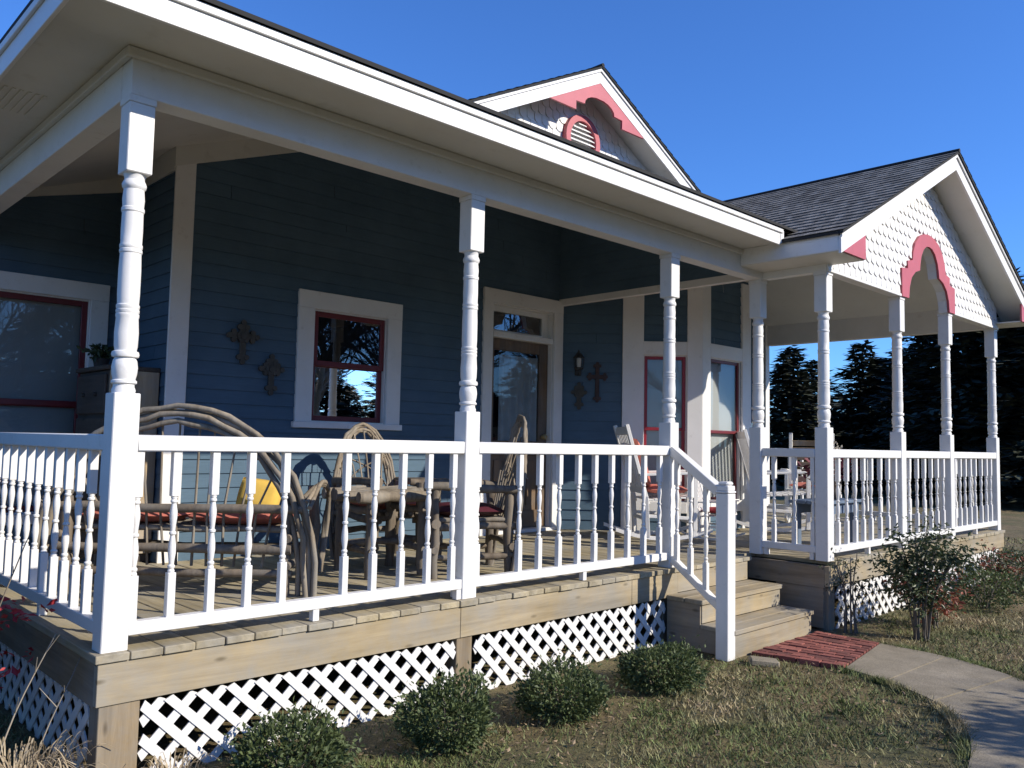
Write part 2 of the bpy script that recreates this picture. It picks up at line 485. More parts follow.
# white trim on the walls
mb = MB()
board(mb, (XM, YW), (1, 0), -.018, .135, -.02, 3.6, 0, .022)
part(mb, 'corner_board', M['white'])
mb = MB()
fz = lambda x: 2.70 + .37 * x
o_ = YW - .004
mb.py([(XM - .03, fz(XM - .03) - .15), (2.6, fz(2.6) - .15), (2.6, fz(2.6) + .02), (XM - .03, fz(XM - .03) + .02)], YW - .028, YW - .001)
mb.py([(2.6, fz(2.45) - .13), (5.42, fz(2.45) - .13), (5.42, fz(2.45) + .02), (2.6, fz(2.45) + .02)], YW - .026, YW - .001)
mb.py([(.0, fz(0) - .02), (XM, fz(XM) - .13), (XM, fz(XM) + .02), (.0, fz(0) + .06)], YL - .028, YL - .001)
mb.box(XM - .028, XM - .001, YW + .0, YL - .03, 2.93, 3.14)
part(mb, 'frieze_board', M['cream'])

# bay trim
sq = lambda x: (x - BV0[0]) / S2
BU, FU = (BV0, (1, -1)), ((XB, YB), (1, 0))
for nm, (o_, u_), q in (('corner_board', BU, (sq(5.935), sq(6.10), -.02, 2.86, 0, .035)), ('corner_board', BU, (sq(6.44), BL + .012, -.02, 2.86, 0, .034)),
                        ('head_trim', BU, (sq(6.10), sq(6.44), 1.93, 2.08, 0, .032)), ('corner_board', FU, (-.012, 6.70 - XB, -.02, 2.86, 0, .033)),
                        ('corner_board', FU, (7.375 - XB, XC - XB + .012, -.02, 2.86, 0, .033)), ('head_trim', FU, (6.70 - XB, 7.375 - XB, 1.93, 2.085, 0, .031)),
                        ('sill_trim', BU, (sq(6.10), sq(6.44), .20, .32, 0, .04)), ('sill_trim', FU, (6.70 - XB, 7.375 - XB, .20, .32, 0, .04)), ('corner_board', ((XR, YW), (1, 0)), (-.11, .0, -.02, 2.80, 0, .03))):
    mb = MB(); board(mb, o_, u_, *q); part(mb, nm, M['white'])
mb = MB()
mb.box(5.385, 5.43, .11, YW - .0, 2.45, 2.52, .003)
part(mb, 'beam_trim', M['white'])

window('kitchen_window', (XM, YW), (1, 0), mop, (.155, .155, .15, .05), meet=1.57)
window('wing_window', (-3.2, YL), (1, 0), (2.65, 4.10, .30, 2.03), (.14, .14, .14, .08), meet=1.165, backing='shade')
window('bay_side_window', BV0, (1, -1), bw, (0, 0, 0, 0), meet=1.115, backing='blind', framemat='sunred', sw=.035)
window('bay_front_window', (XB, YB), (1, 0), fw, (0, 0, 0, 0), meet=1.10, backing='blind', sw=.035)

# front door
mb = MB(); o = (XM, YW); u = (1, 0)
board(mb, o, u, 4.257 - XM, 4.386 - XM, 0, 2.36, 0, .032); board(mb, o, u, 5.30 - XM, 5.435 - XM, 0, 2.36, 0, .032)
board(mb, o, u, 4.257 - XM, 5.435 - XM, 2.36, 2.50, 0, .034)
board(mb, o, u, 4.386 - XM, 4.398 - XM, 0, 2.36, -.12, 0, 0); board(mb, o, u, 5.288 - XM, 5.30 - XM, 0, 2.36, -.12, 0, 0)
board(mb, o, u, 4.398 - XM, 5.288 - XM, 2.345, 2.36, -.12, 0, 0)
board(mb, o, u, 4.398 - XM, 5.288 - XM, 2.01, 2.07, -.12, .02)
board(mb, o, u, 4.398 - XM, 4.415 - XM, 2.07, 2.345, -.10, -.06, 0); board(mb, o, u, 5.19 - XM, 5.288 - XM, 2.07, 2.345, -.10, -.06, 0)
board(mb, o, u, 4.415 - XM, 5.19 - XM, 2.29, 2.345, -.10, -.061, 0); board(mb, o, u, 4.415 - XM, 5.19 - XM, 2.07, 2.10, -.10, -.061, 0)
board(mb, o, u, 4.36 - XM, 5.33 - XM, .0, .035, -.12, .05)
door = part(mb, 'front_door', M['white'])
mb = MB()
d0, d1 = 4.40 - XM, 5.286 - XM
board(mb, o, u, d0, d0 + .085, .04, 2.005, -.10, -.055); board(mb, o, u, d1 - .13, d1, .04, 2.005, -.10, -.055)
board(mb, o, u, d0 + .085, d1 - .13, 1.89, 2.005, -.10, -.056); board(mb, o, u, d0 + .085, d1 - .13, .80, .95, -.10, -.056)
board(mb, o, u, d0 + .085, d1 - .13, .04, .22, -.10, -.056)
part(mb, 'door_leaf', M['doorwood'], door)
mb = MB(); board(mb, o, u, d0 + .085, d1 - .13, .22, .80, -.09, -.075, 0)
for k in range(5): board(mb, o, u, d0 + .12 + k * .12, d0 + .20 + k * .12, .27, .75, -.075, -.062)
part(mb, 'door_panel', M['doorwood'], door)
mb = MB(); x0, x1 = 4.40 + .085, 5.286 - .13
mb.quad((x0, YW + .07, .95), (x1, YW + .07, .95), (x1, YW + .07, 1.89), (x0, YW + .07, 1.89)); part(mb, 'door_glass', M['shadeglass'], door)
mb = MB(); mb.quad((4.415, YW + .08, 2.10), (5.19, YW + .08, 2.10), (5.19, YW + .08, 2.29), (4.415, YW + .08, 2.29)); part(mb, 'transom_pane', M['glass'], door)
mb = MB(); N = 60
for k in range(N):
    xa, xb = x0 + .12 + (x1 - x0 - .12) * k / N, x0 + .12 + (x1 - x0 - .12) * (k + 1) / N
    f = lambda x: YW + .105 + .018 * math.sin(x * 62) + .008 * math.sin(x * 23)
    mb.quad((xa, f(xa), .9), (xb, f(xb), .9), (xb, f(xb), 1.85), (xa, f(xa), 1.85))
part(mb, 'curtain', M['curtain'], door, smooth=60)
mb = MB(); mb.box(4.39, 5.30, YW + .2, YW + .25, 0, 2.36); part(mb, 'painted_dim_room', M['dark'], door)  # near-black panel coloured as the unlit room behind the door
mb = MB(); mb.lathe([(.018, 0), (.022, .01), (.03, .03), (.03, .05), (.02, .062)], 0, 0, 14)
for v in mb.bm.verts: x, y, z = v.co; v.co = (5.215 + x, YW + .055 - z, 1.0 + y)
part(mb, 'door_knob', M['brass'], door, 40)

# ------------------------------------------------------------------ deck
mb = MB(); x = -.085
while x < 10.02:
    wb = .138; j = random.uniform(-.006, .006)
    y0 = -.035 + j if x < 5.14 else (.10 if x < 5.39 else -.635 + j)
    y1 = YL if x < XM - .1 else YW + .02
    if x > 5.4: y1 = min(y1, YW + .02)
    mb.box(x, x + wb, y0, y1, -.034 + random.uniform(-.002, .002), random.uniform(-.002, .001), .003); x += wb + .005
part(mb, 'deck_boards', M['deck'])
for q in ((-.07, 1.93, -.022, .02, -.215, -.036, .002), (1.933, 3.55, -.022, .02, -.215, -.036, .002), (3.553, 4.12, -.022, .02, -.215, -.036, .002),
          (5.39, 7.9, -.625, -.585, -.20, -.036, .002), (7.903, 10.02, -.625, -.585, -.20, -.036, .002)):
    part(MB().box(*q), 'rim_board', M['rim'])
for q in ((-.07, -.03, .021, YL, -.225, -.036, .002), (5.39, 5.43, -.584, .12, -.215, -.036, .002), (9.98, 10.02, -.584, YW, -.2, -.036, .002),
          (5.392, 5.425, -.57, -.15, -.54, -.2165), (4.085, 4.118, .021, .30, -.50, -.036)):
    part(MB().box(*q), 'side_rim_board', M['rimy'])
for (xa, xb, ya, yb) in ((-.055, .115, -.012, .10), (1.915, 2.035, -.010, .10), (4.0, 4.11, .03, .13), (5.43, 5.54, -.60, -.50), (7.06, 7.15, -.60, -.5), (8.50, 8.62, -.612, -.5), (9.88, 10.0, -.612, -.5)):
    part(MB().box(xa, xb, ya, yb, -.60, -.2155, .003), 'foundation_post', M['postwood'])
# near-black backing, shade in its colour, closing the crawl space at the far side
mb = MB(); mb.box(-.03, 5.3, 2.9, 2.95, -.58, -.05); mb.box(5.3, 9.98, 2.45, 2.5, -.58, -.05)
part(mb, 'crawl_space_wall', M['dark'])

# ------------------------------------------------------------------ lattice
def clipseg(p, q, a0, a1, b0, b1):
    t0, t1 = 0., 1.; dx, dz = q[0] - p[0], q[1] - p[1]
    for P, Q in ((-dx, p[0] - a0), (dx, a1 - p[0]), (-dz, p[1] - b0), (dz, b1 - p[1])):
        if abs(P) < 1e-9:
            if Q < 0: return None
        else:
            r = Q / P
            if P < 0: t0 = max(t0, r)
            else: t1 = min(t1, r)
    if t0 >= t1: return None
    return (p[0] + t0 * dx, p[1] + t0 * dz), (p[0] + t1 * dx, p[1] + t1 * dz)

def lattice(a0, a1, b0, b1, place, hole, pitch=.1435, wd=.055, lean=1.0):
    """place(a, b, depth) -> xyz; strips at +-45 degrees in two layers"""
    mb = MB(); h = wd / 2 * S2
    for layer, sgn in ((0, 1), (1, -1)):
        hx, hz = hole; H = b1 - b0
        c0 = (hx - hz + b0 if sgn > 0 else hx + hz - b0 - H) - pitch / 2
        k = math.floor((a0 - 1 - c0) / pitch)
        while c0 + k * pitch < a1 + 1:
            c = c0 + k * pitch; k += 1
            if sgn > 0: p, q = (c, b0), (c + (b1 - b0) * lean, b1)
            else: p, q = (c + (b1 - b0) * lean, b0), (c, b1)
            s = clipseg(p, q, a0, a1, b0, b1)
            if not s: continue
            (ax, az), (bx, bz) = s
            if math.hypot(bx - ax, bz - az) < .03: continue
            nx, nz = -h * sgn, h
            d0, d1 = (-.004, .003) if layer == 0 else (.0032, .010)
            poly = [(ax + nx, az + nz), (ax - nx, az - nz), (bx - nx, bz - nz), (bx + nx, bz + nz)]
            poly = [(min(max(x, a0), a1), min(max(z, b0), b1)) for x, z in poly]
            mb.prism(poly, lambda x, z, d=d0: place(x, z, d), lambda x, z, d=d1: place(x, z, d))
    return mb
fy = lambda yy: (lambda a, b, d: (a, yy - d, b))
part(lattice(.118, 1.912, -.60, -.222, fy(.0), (.517, -.283)), 'lattice_panel', M['white'])
part(lattice(2.05, 3.80, -.60, -.222, fy(.0), (2.147, -.29)), 'lattice_panel', M['white'])
part(lattice(3.805, 4.0, -.60, -.222, fy(.012), (3.90, -.29)), 'lattice_panel', M['white'])
part(lattice(5.56, 7.055, -.60, -.208, fy(-.595), (5.65, -.28)), 'lattice_panel', M['white'])
part(lattice(7.155, 8.495, -.60, -.208, fy(-.595), (7.25, -.28)), 'lattice_panel', M['white'])
part(lattice(8.625, 9.875, -.60, -.208, fy(-.595), (8.7, -.28)), 'lattice_panel', M['white'])
part(lattice(.105, 3.4, -.60, -.23, lambda a, b, d: (-.045 - d, a, b), (.2, -.29)), 'lattice_panel', M['white'])

# ------------------------------------------------------------------ steps
steps = MB()
SP = [(-.02, -.555), (-.02, -.225), (-.31, -.225), (-.31, -.395), (-.575, -.395), (-.575, -.555)]
steps.px(SP, 3.985, 4.0)
st = part(steps, 'porch_steps', M['rimy'])
part(MB().px(SP, 5.135, 5.15), 'stringer', M['rimy'], st)
mb = MB(); mb.box(4.121, 5.145, -.020, .018, -.19, -.036, .002); part(mb, 'riser', M['rim'], st)
mb = MB(); mb.box(4.0, 5.145, -.318, -.28, -.36, -.224, .002); part(mb, 'riser', M['rim'], st)
mb = MB(); mb.box(4.0, 5.145, -.588, -.55, -.56, -.394, .002); part(mb, 'riser', M['rim'], st)
for (ya, yb, z) in ((-.335, -.0205, -.19), (-.605, -.3185, -.36)):
    mb = MB(); ym = (ya + yb) / 2
    mb.box(3.975, 5.158, ya, ym - .003, z - .034, z, .004); mb.box(3.975, 5.158, ym + .003, yb, z - .034, z - .002, .004)
    part(mb, 'tread', M['rim'], st)

# ------------------------------------------------------------------ porch posts
PROF = [(.047, 1.108), (.050, 1.125), (.044, 1.14), (.044, 1.15), (.0535, 1.156), (.0535, 1.166), (.046, 1.172), (.052, 1.195), (.0545, 1.225), (.050, 1.255), (.043, 1.268),
        (.055, 1.272), (.058, 1.283), (.055, 1.295), (.045, 1.300), (.049, 1.32), (.0505, 1.38), (.0465, 1.445), (.049, 1.452), (.049, 1.462), (.0455, 1.465), (.049, 1.472), (.049, 1.482),
        (.0455, 1.485), (.049, 1.492), (.049, 1.502), (.045, 1.507), (.047, 1.55), (.047, 1.66), (.0445, 1.735), (.048, 1.74), (.048, 1.752), (.0445, 1.756), (.048, 1.762), (.048, 1.774), (.0445, 1.78),
        (.046, 1.84), (.0445, 1.92), (.0485, 1.926), (.0485, 1.94), (.0445, 1.945), (.047, 1.98), (.043, 2.025), (.050, 2.035), (.052, 2.047), (.048, 2.058), (.042, 2.07), (.044, 2.085), (.050, 2.098)]
def postmesh(zs=0):
    mb = MB(); mb.box(-W, W, -W, W, -.002, 1.112 + zs, .004); mb.box(-W, W, -W, W, 2.095, HB - .03, .004); mb.box(-W - .004, W + .004, -W - .004, W + .004, HB - .03, HB, .002)
    mb.lathe([(r, z) for r, z in PROF], 0, 0, 28)
    return mb
p0 = postmesh().build('porch_post', M['white'], house, smooth=32); p0.location = (PX[0], W, DZ)
for i in range(1, 8):
    p = p0.copy(); COL.objects.link(p); p.parent = house
    p.location = (PX[i], (W if i < 4 else YG + W), DZ)

# ------------------------------------------------------------------ railings
BH = .018
def balmesh(z0, z1, q0, q1):
    """turned baluster: square ends below q0 and above q1"""
    mb = MB(); mb.box(-BH, BH, -BH, BH, z0, q0, .002); mb.box(-BH, BH, -BH, BH, q1, z1, .002)
    h = q1 - q0; pr = [(.013, 0), (.016, .02), (.012, .05), (.0165, .07), (.0165, .09), (.011, .11), (.0175, .26), (.0165, .36), (.011, .47), (.0105, .485), (.016, .50), (.016, .525), (.0105, .54), (.012, .60), (.0172, .74), (.0165, .80), (.0105, .90), (.016, .92), (.016, .94), (.012, .955), (.0155, .985), (.014, 1.0)]
    mb.lathe([(r, q0 - .001 + (h + .002) * t) for r, t in pr], 0, 0, 12)
    return mb
bal = balmesh(BT - .002, RB + .002, .312, .655)
bal0 = bal.build('baluster', M['white'], None, smooth=35); balme = bal0.data; bpy.data.objects.remove(bal0)

def railing(a, b, along, fixed, spots, legs=(), ends=None):
    """along: 'x' or 'y'; fixed: centre line of the other axis"""
    hw, hb = .026, .021
    mb = MB()
    if along == 'x': mb.box(a, b, fixed - .03, fixed + .04, RB, RT, .006)
    else: mb.box(fixed - .035, fixed + .035, a, b, RB, RT, .006)
    root = part(mb, 'porch_railing', M['white'], smooth=40)
    mb = MB()
    if along == 'x': mb.box(a, b, fixed - .029, fixed + .025, BB, BT, .003)
    else: mb.box(fixed - .027, fixed + .027, a, b, BB, BT, .003)
    part(mb, 'bottom_rail', M['white'], root)
    for s in spots:
        o = bpy.data.objects.new('baluster', balme); COL.objects.link(o); o.parent = root
        o.location = (s, fixed, 0) if along == 'x' else (fixed, s, 0)
    for s in legs:
        mb = MB()
        if along == 'x': mb.box(s - .018, s + .018, fixed - .024, fixed + .016, 0, BB, .002)
        else: mb.box(fixed - .02, fixed + .02, s - .018, s + .018, 0, BB, .002)
        part(mb, 'support_leg', M['white'], root)
    return root
FY = .034
railing(W, PX[1] - W, 'x', FY, [W + .019, .24, .425, .61, .795, 1.155, 1.338, 1.525, 1.712, 1.895], [.985, PX[1] - W - .018])
railing(PX[1] + W, PX[2] - W, 'x', FY, [PX[1] + W + .019, 2.45, 2.633, 2.824, 3.014, 3.19, 3.374, 3.563, 3.754, 3.95], [3.071])
railing(2 * W, YL, 'y', -.018, [.17 + .172 * k for k in range(20)], [1.0, 2.3])
railing(YG + 2 * W, .0, 'y', PX[3], [-.10, -.288, -.458], [-.03, -.45])
for (i, n) in ((4, [5.688, 5.857, 6.03, 6.196, 6.361, 6.56, 6.743, 6.91]), (5, [7.253, 7.46, 7.648, 7.84, 8.01, 8.185]), (6, [8.54, 8.711, 8.873, 9.039, 9.209, 9.419, 9.599, 9.76])):
    railing(PX[i] + W, PX[i + 1] - W, 'x', YG + FY, n, [(PX[i] + PX[i + 1]) / 2])
railing(YG + 2 * W, YW - .03, 'y', PX[7], [-.3 + .185 * k for k in range(14)], [.9])

# stair railing
mb = MB()
A, B = Vector((4.075, .0, .86)), Vector((3.945, -.50, .575))
def bar(mb, A, B, hw, h, bev=.004):
    d = B - A; L = d.length; d.normalize(); s = Vector((0, 0, 1)).cross(d).normalized(); n = d.cross(s)
    m = Matrix(((d.x, s.x, n.x, A.x), (d.y, s.y, n.y, A.y), (d.z, s.z, n.z, A.z), (0, 0, 0, 1)))
    mb.box(0, L, -hw, hw, -h, h, bev, m)
bar(mb, A + Vector((0, 0, .035)), B + Vector((0, 0, .035)), .035, .036, .005)
srail = part(mb, 'stair_railing', M['white'], smooth=40)
mb = MB(); bar(mb, Vector((4.075, 0, .07)), Vector((3.945, -.5, -.205)), .024, .026); part(mb, 'bottom_rail', M['white'], srail)
for t in (.10, .40, .72):
    p = Vector((4.075, 0, 0)).lerp(Vector((3.945, -.5, 0)), t); za = .085 - .275 * t; zb = .87 - .285 * t
    o = balmesh(za, zb, za + .20, zb - .21).build('baluster', M['white'], srail, smooth=35); o.location = (p.x, p.y, 0)
mb = MB(); mb.box(3.888, 3.988, -.60, -.50, -.56, .60, .004); mb.box(3.884, 3.992, -.604, -.496, .604, .618, .004); mb.box(3.890, 3.986, -.598, -.502, .6185, .655, .005)
mb.box(3.896, 3.98, -.592, -.508, .6552, .685, .012)
part(mb, 'newel_post', M['white'], srail)

# ------------------------------------------------------------------ beams, soffits, fascia
mb = MB(); mb.box(-W, 5.51, -.004, .118, HB, 2.74, .003); part(mb, 'front_beam', M['white'])
mb = MB(); mb.box(-W - .002, .062, .119, YL, HB, 2.74, .003); part(mb, 'side_beam', M['white'])
mb = MB(); mb.box(-W - .03, 5.40, -.034, -.0045, 2.600, 2.643, .004); mb.box(-W - .032, -W - .0025, -.004, YL, 2.600, 2.643, .004); part(mb, 'beam_moulding', M['cream'])
SZ = 2.645
mb = MB(); mb.pz([(-.40, -.385), (5.05, -.385), (5.05, .0), (-W, .0), (-W, YL), (-.40, YL)], SZ, SZ + .012); part(mb, 'porch_soffit', M['cream'])
for yv in (1.05, 3.0):
    mb = MB()
    for q in range(6): mb.box(-.36 + .035 * q, -.345 + .035 * q, yv - .18, yv + .18, SZ - .006, SZ - .0005)
    part(mb, 'soffit_vent', M['cream'])
mb = MB()
mb.box(-.42, 5.0, -.407, -.386, 2.615, 2.728, .002); mb.box(-.42, -.402, -.385, YL + .0, 2.615, 2.728, .002)
part(mb, 'fascia_board', M['white'])
mb = MB()
mb.box(-.436, 5.03, -.421, -.4075, 2.715, 2.752, .003); mb.box(-.436, -.4205, -.4065, YL, 2.715, 2.752, .003)
mb.py([(5.0, 2.625), (5.055, 2.66), (5.055, 2.74), (5.0, 2.74)], -.41, -.3)
part(mb, 'drip_moulding', M['white'])
# porch ceilings that follow the rafters
mb = MB()
z = lambda t: 2.70 + .37 * t
mb.slab([(0, 0, z(0)), (5.46, 0, z(0)), (5.46, 2.6, z(2.6)), (2.6, 2.6, z(2.6))], -.04)
mb.slab([(0, 0, z(0)), (2.6, 2.6, z(2.6)), (2.6, 3.7, z(2.6)), (0, 3.7, z(0))], -.04)
part(mb, 'porch_ceiling', M['cream'])
# main hip roof
def roofplane(mb, pts, th=.022): mb.slab(pts, th)
zr = lambda t: 2.776 + .37 * t
e = .434
mb = MB()
A_ = (-e, -e, zr(0)); rid = 6.4
H1 = (-e + rid, -e + rid, zr(rid)); H2 = (10.4 - rid + 2.2, -e + rid, zr(rid))
roofplane(mb, [A_, (5.25, -e, zr(0)), (7.72, 2.90, zr(2.90 + e)), (10.19, -e, zr(0)), (10.4, -e, zr(0)), H2, H1])
roofplane(mb, [A_, H1, (-e + rid, 12.4, zr(rid)), (-e, 12.4, zr(0))])
roofplane(mb, [(10.4, -e, zr(0)), (10.4, 12.4, zr(0)), (H2[0], 12.4, zr(rid)), H2])
roofplane(mb, [H1, H2, (H2[0], 12.4, zr(rid)), (H1[0], 12.4, zr(rid))])
part(mb, 'porch_roof', M['shingle'])
mb = MB(); mb.box(-3.3, 1.2, YL - .4, 9.2, 3.42, 3.46); part(mb, 'wing_ceiling', M['cream'])
mb = MB(); mb.box(-.42, 10.4, 9.2, 9.25, 2.6, 5.3); part(mb, 'rear_gable', M['siding'])

# ------------------------------------------------------------------ gables
def shingle_slope(eave0, eave1, up, n, exp=.14, th=.010, back=None):
    """stepped shingle courses; eave0->eave1 along the eave, up = unit vector up the slope, n courses"""
    e0, e1, up = Vector(eave0), Vector(eave1), Vector(up).normalized()
    nrm = (e1 - e0).cross(up).normalized()
    if nrm.z < 0: nrm = -nrm
    L = (e1 - e0).length; vs, fs, uv = [], [], []
    def add(ps, uvs): i = len(vs); vs.extend([tuple(p) for p in ps]); fs.append((i, i + 1, i + 2, i + 3)); uv.extend(uvs)
    for k in range(n):
        a, b = e0 + up * exp * k, e1 + up * exp * k; c, d = e1 + up * exp * (k + 1), e0 + up * exp * (k + 1); o = nrm * th
        if back: b.y = back(b.x); c.y = back(c.x)
        va, vb = k * exp, (k + 1) * exp
        add([a + o, b + o, c, d], [(0, va + .002), (L, va + .002), (L, vb - .002), (0, vb - .002)])
        add([a, b, b + o, a + o], [(0, va), (L, va), (L, va + .002), (0, va + .002)])
    return vs, fs, uv
def add_uv(o, uv):
    l = o.data.uv_layers.new(name='UVMap')
    for i, c in enumerate(uv): l.data[i].uv = c

def scales(cx, y, zb, zt, half, inside, cw=.112, rh=.104):
    """fish-scale shingles: real overlapping scallops on the plane y (facing -y)"""
    mb = MB(); r = 0
    z = zb
    while z < zt:
        off = cw / 2 if r % 2 else 0
        n = int(half / cw) + 2
        for k in range(-n, n + 1):
            x = cx + k * cw + off
            if not inside(x, z + rh * .4): continue
            h = cw / 2 - .004; pts = [(x - h, z + rh * 1.15, .001)]
            for t in range(0, 9):
                a = PI + PI * t / 8
                pts.append((x + h * math.cos(a), z + h * .85 * (1 + math.sin(a)) + random.uniform(-.001, .001), None))
            pts.append((x + h, z + rh * 1.15, .001))
            top = z + rh * 1.15
            P = [(px_, y - (.003 + .011 * (top - pz_) / (rh * 1.15)), pz_) for px_, pz_, _ in pts]
            Q = [(px_, y - .0005 * (1), pz_) for px_, pz_, _ in pts]
            va = [mb.bm.verts.new(p) for p in P]; vb = [mb.bm.verts.new(q) for q in Q]
            mb.bm.faces.new(va)
            for i in range(len(va) - 1): mb.bm.faces.new([va[i], va[i + 1], vb[i + 1], vb[i]])
        z += rh; r += 1
    return mb

def gable(cx, zap, sl, half, yr, yw, yback, rake_h, name, walls, wd, valley=False):
    """front gable: ridge at (cx, zap), slope sl, rake boards at yr, wall at yw, roof back to yback"""
    zt = lambda x: zap - sl * abs(x - cx)
    mb = MB()
    for w_ in walls: mb.py(w_, yw + .002, yw + wd)
    g = mb.build(name, M['white'], house); g.location = (0, 0, DZ)
    # rake boards
    mb = MB()
    for s in (-1, 1):
        mb.py([(cx, zap - .02), (cx + s * half, zt(cx + half) - .02), (cx + s * half, zt(cx + half) - rake_h), (cx, zap - rake_h)], yr, yr + .022)
    mb.build('rake_board', M['white'], g)
    mb = MB()
    for s in (-1, 1):
        mb.py([(cx, zap), (cx + s * (half + .015), zt(cx + half + .015)), (cx + s * (half + .015), zt(cx + half) - .04), (cx, zap - .035)], yr - .016, yr - .0005)
    mb.build('rake_moulding', M['white'], g)
    # sloped soffit between rake and wall
    mb = MB()
    for s in (-1, 1):
        a = [(cx, yr + .023, zap - rake_h + .03), (cx + s * half, yr + .023, zt(cx + half) - rake_h + .03), (cx + s * half, yw + .02, zt(cx + half) - rake_h + .03), (cx, yw + .02, zap - rake_h + .03)]
        mb.slab(a, -.015)
    mb.build('rake_soffit', M['cream'], g)
    # roof slabs + shingle courses
    mb = MB()
    for s in (-1, 1):
        xe = cx + s * (half + .03); q = lambda x, y: (x, y, zt(x) + .022)
        a = [q(cx, yr - .03), q(xe, yr - .03), q(xe, yback), q(cx, yback)]
        if valley: a = [q(cx, yr - .03), q(xe, yr - .03), q(xe, -.40), q(cx + s * 2.40, -.40), q(cx, 2.9)]
        mb.slab(a, .022)
    o = mb.build('roof_slab', M['shingle'], g)
    for s in (-1, 1):
        up = Vector((-s, 0, sl)).normalized(); run = (half + .03) * math.hypot(1, sl); n = int(run / .14)
        z0 = zt(cx + half + .03) + .024
        x0 = cx + s * (half + .03)
        vs, fs, uv = shingle_slope((x0, yr - .035, z0), (x0, yback, z0), up, n + 1, exp=run / (n + 1), back=(lambda x: max(-.40, min(2.9, (zt(x) - 2.70) / .37 - .445))) if valley else None)
        o = raw('roof_shingles', vs, fs, M['shingle'], g); add_uv(o, uv)
    mb = MB(); mb.tube([(cx, yr - .036, zap + .028), (cx, 2.95 if valley else yback, zap + .028)], .024, segs=8); mb.build('ridge_cap', M['shingle'], g)
    return g, zt

# gable over the house, set back behind the porch roof
cx1 = 5.52
z1_ = 5.06 - .51 * 2.5 - .12
g1, zt1 = gable(cx1, 5.06, .51, 2.6, 2.0, 2.30, 6.2, .165, 'house_gable', [[(cx1 - 2.5, z1_), (cx1 - 2.5, 3.5), (cx1 + 2.5, 3.5), (cx1 + 2.5, z1_), (cx1, 5.06 - .12)]], .06)
ins = lambda x, z: z < zt1(x) - .19 and z > 3.5 and math.hypot(x - cx1, z - 4.31) > .31
scales(cx1, 2.30, 3.5, 5.0, 2.4, ins).build('fish_scale_shingles', M['white'], g1, smooth=40)
mb = MB(); half1 = [(.79, zt1(cx1 + .79) - .166), (.79, 4.488), (.39, 4.488), (.39, 4.585), (.25, 4.592)] + [(.25 * math.cos(R(a)), 4.60 + .115 * math.sin(R(a))) for a in (15, 35, 55, 75)]
poly = [(cx1 + x, z) for x, z in half1] + [(cx1 - x, z) for x, z in half1[::-1]] + [(cx1, 5.06 - .166)]
mb.py(poly, 2.004, 2.03); mb.build('gable_ornament', M['red'], g1)
mb = MB(); n = 40; ri, ro = .215, .285
for k in range(n):
    a, b = 2 * PI * k / n, 2 * PI * (k + 1) / n
    q = [(cx1 + r_ * math.cos(t), 4.31 + r_ * math.sin(t)) for r_, t in ((ri, a), (ro, a), (ro, b), (ri, b))]
    for yy in (2.235,): mb.quad(*[(x, yy, z_) for x, z_ in q])
    mb.quad((q[1][0], 2.235, q[1][1]), (q[2][0], 2.235, q[2][1]), (q[2][0], 2.30, q[2][1]), (q[1][0], 2.30, q[1][1]))
    mb.quad((q[0][0], 2.235, q[0][1]), (q[3][0], 2.235, q[3][1]), (q[3][0], 2.30, q[3][1]), (q[0][0], 2.30, q[0][1]))
vent = mb.build('round_vent', M['red'], g1)
mb = MB()
for k in range(-4, 5):
    z_ = 4.31 + k * .05; hw = math.sqrt(max(.001, .21 ** 2 - (k * .05) ** 2))
    mb.slab([(cx1 - hw, 2.25, z_ - .018), (cx1 + hw, 2.25, z_ - .018), (cx1 + hw, 2.295, z_ + .022), (cx1 - hw, 2.295, z_ + .022)], .008)
mb.build('louvre_slats', M['white'], g1)

# gable over the projecting right porch
cx2 = 7.72
AC = 7.74
zt2 = lambda x: 3.975 - .498 * abs(x - cx2)
outer = [(.735, 2.44), (.735, 2.72), (.585, 2.735), (.585, 2.815), (.46, 2.84), (.44, 2.93), (.38, 3.03), (.27, 3.12), (.14, 3.165), (0, 3.18)]
inner = [(.565, 2.44), (.545, 2.56), (.49, 2.66), (.39, 2.73), (.27, 2.765), (.255, 2.84), (.225, 2.92), (.16, 3.0), (.08, 3.045), (0, 3.055)]
L0, L1 = PX[4] - W, PX[7] + W
wall_l = [(L0, HB), (AC - .565, HB)] + [(AC - x, z_) for x, z_ in inner[1:]] + [(AC, zt2(AC) - .14), (cx2, zt2(cx2) - .14), (L0, zt2(L0) - .14)]
wall_r = [(L1, HB), (AC + .565, HB)] + [(AC + x, z_) for x, z_ in inner[1:]] + [(AC, zt2(AC) - .14), (L1, zt2(L1) - .14)]
g2, _ = gable(cx2, 3.975, .498, 2.67, -.90, YG, 3.2, .165, 'porch_gable', [wall_l, wall_r], .09, True)
def ins2(x, z):
    if z > zt2(x) - .19 or x < L0 + .03 or x > L1 - .03: return False
    d = abs(x - AC)
    for (xa, za), (xb, zb) in zip(outer, outer[1:]):
        if za - .02 <= z <= zb + .02 and d < max(xa, xb) - .01: return False
    return True
scales(cx2, YG, HB + .002, 3.9, 2.4, ins2).build('fish_scale_shingles', M['white'], g2, smooth=40)
for a, b in ((L0, AC - .737), (AC + .737, L1)):
    mb = MB(); mb.box(a, b, YG - .019, YG + .0, HB - .006, HB + .022, .003); mb.build('bottom_trim', M['white'], g2)
mb = MB()
for s in (-1, 1):
    for k in range(len(outer) - 1):
        o0, o1, i0, i1 = outer[k], outer[k + 1], inner[k], inner[k + 1]
        mb.py([(AC + s * o0[0], o0[1]), (AC + s * o1[0], o1[1]), (AC + s * i1[0], i1[1]), (AC + s * i0[0], i0[1])], YG - .024, YG - .0015)
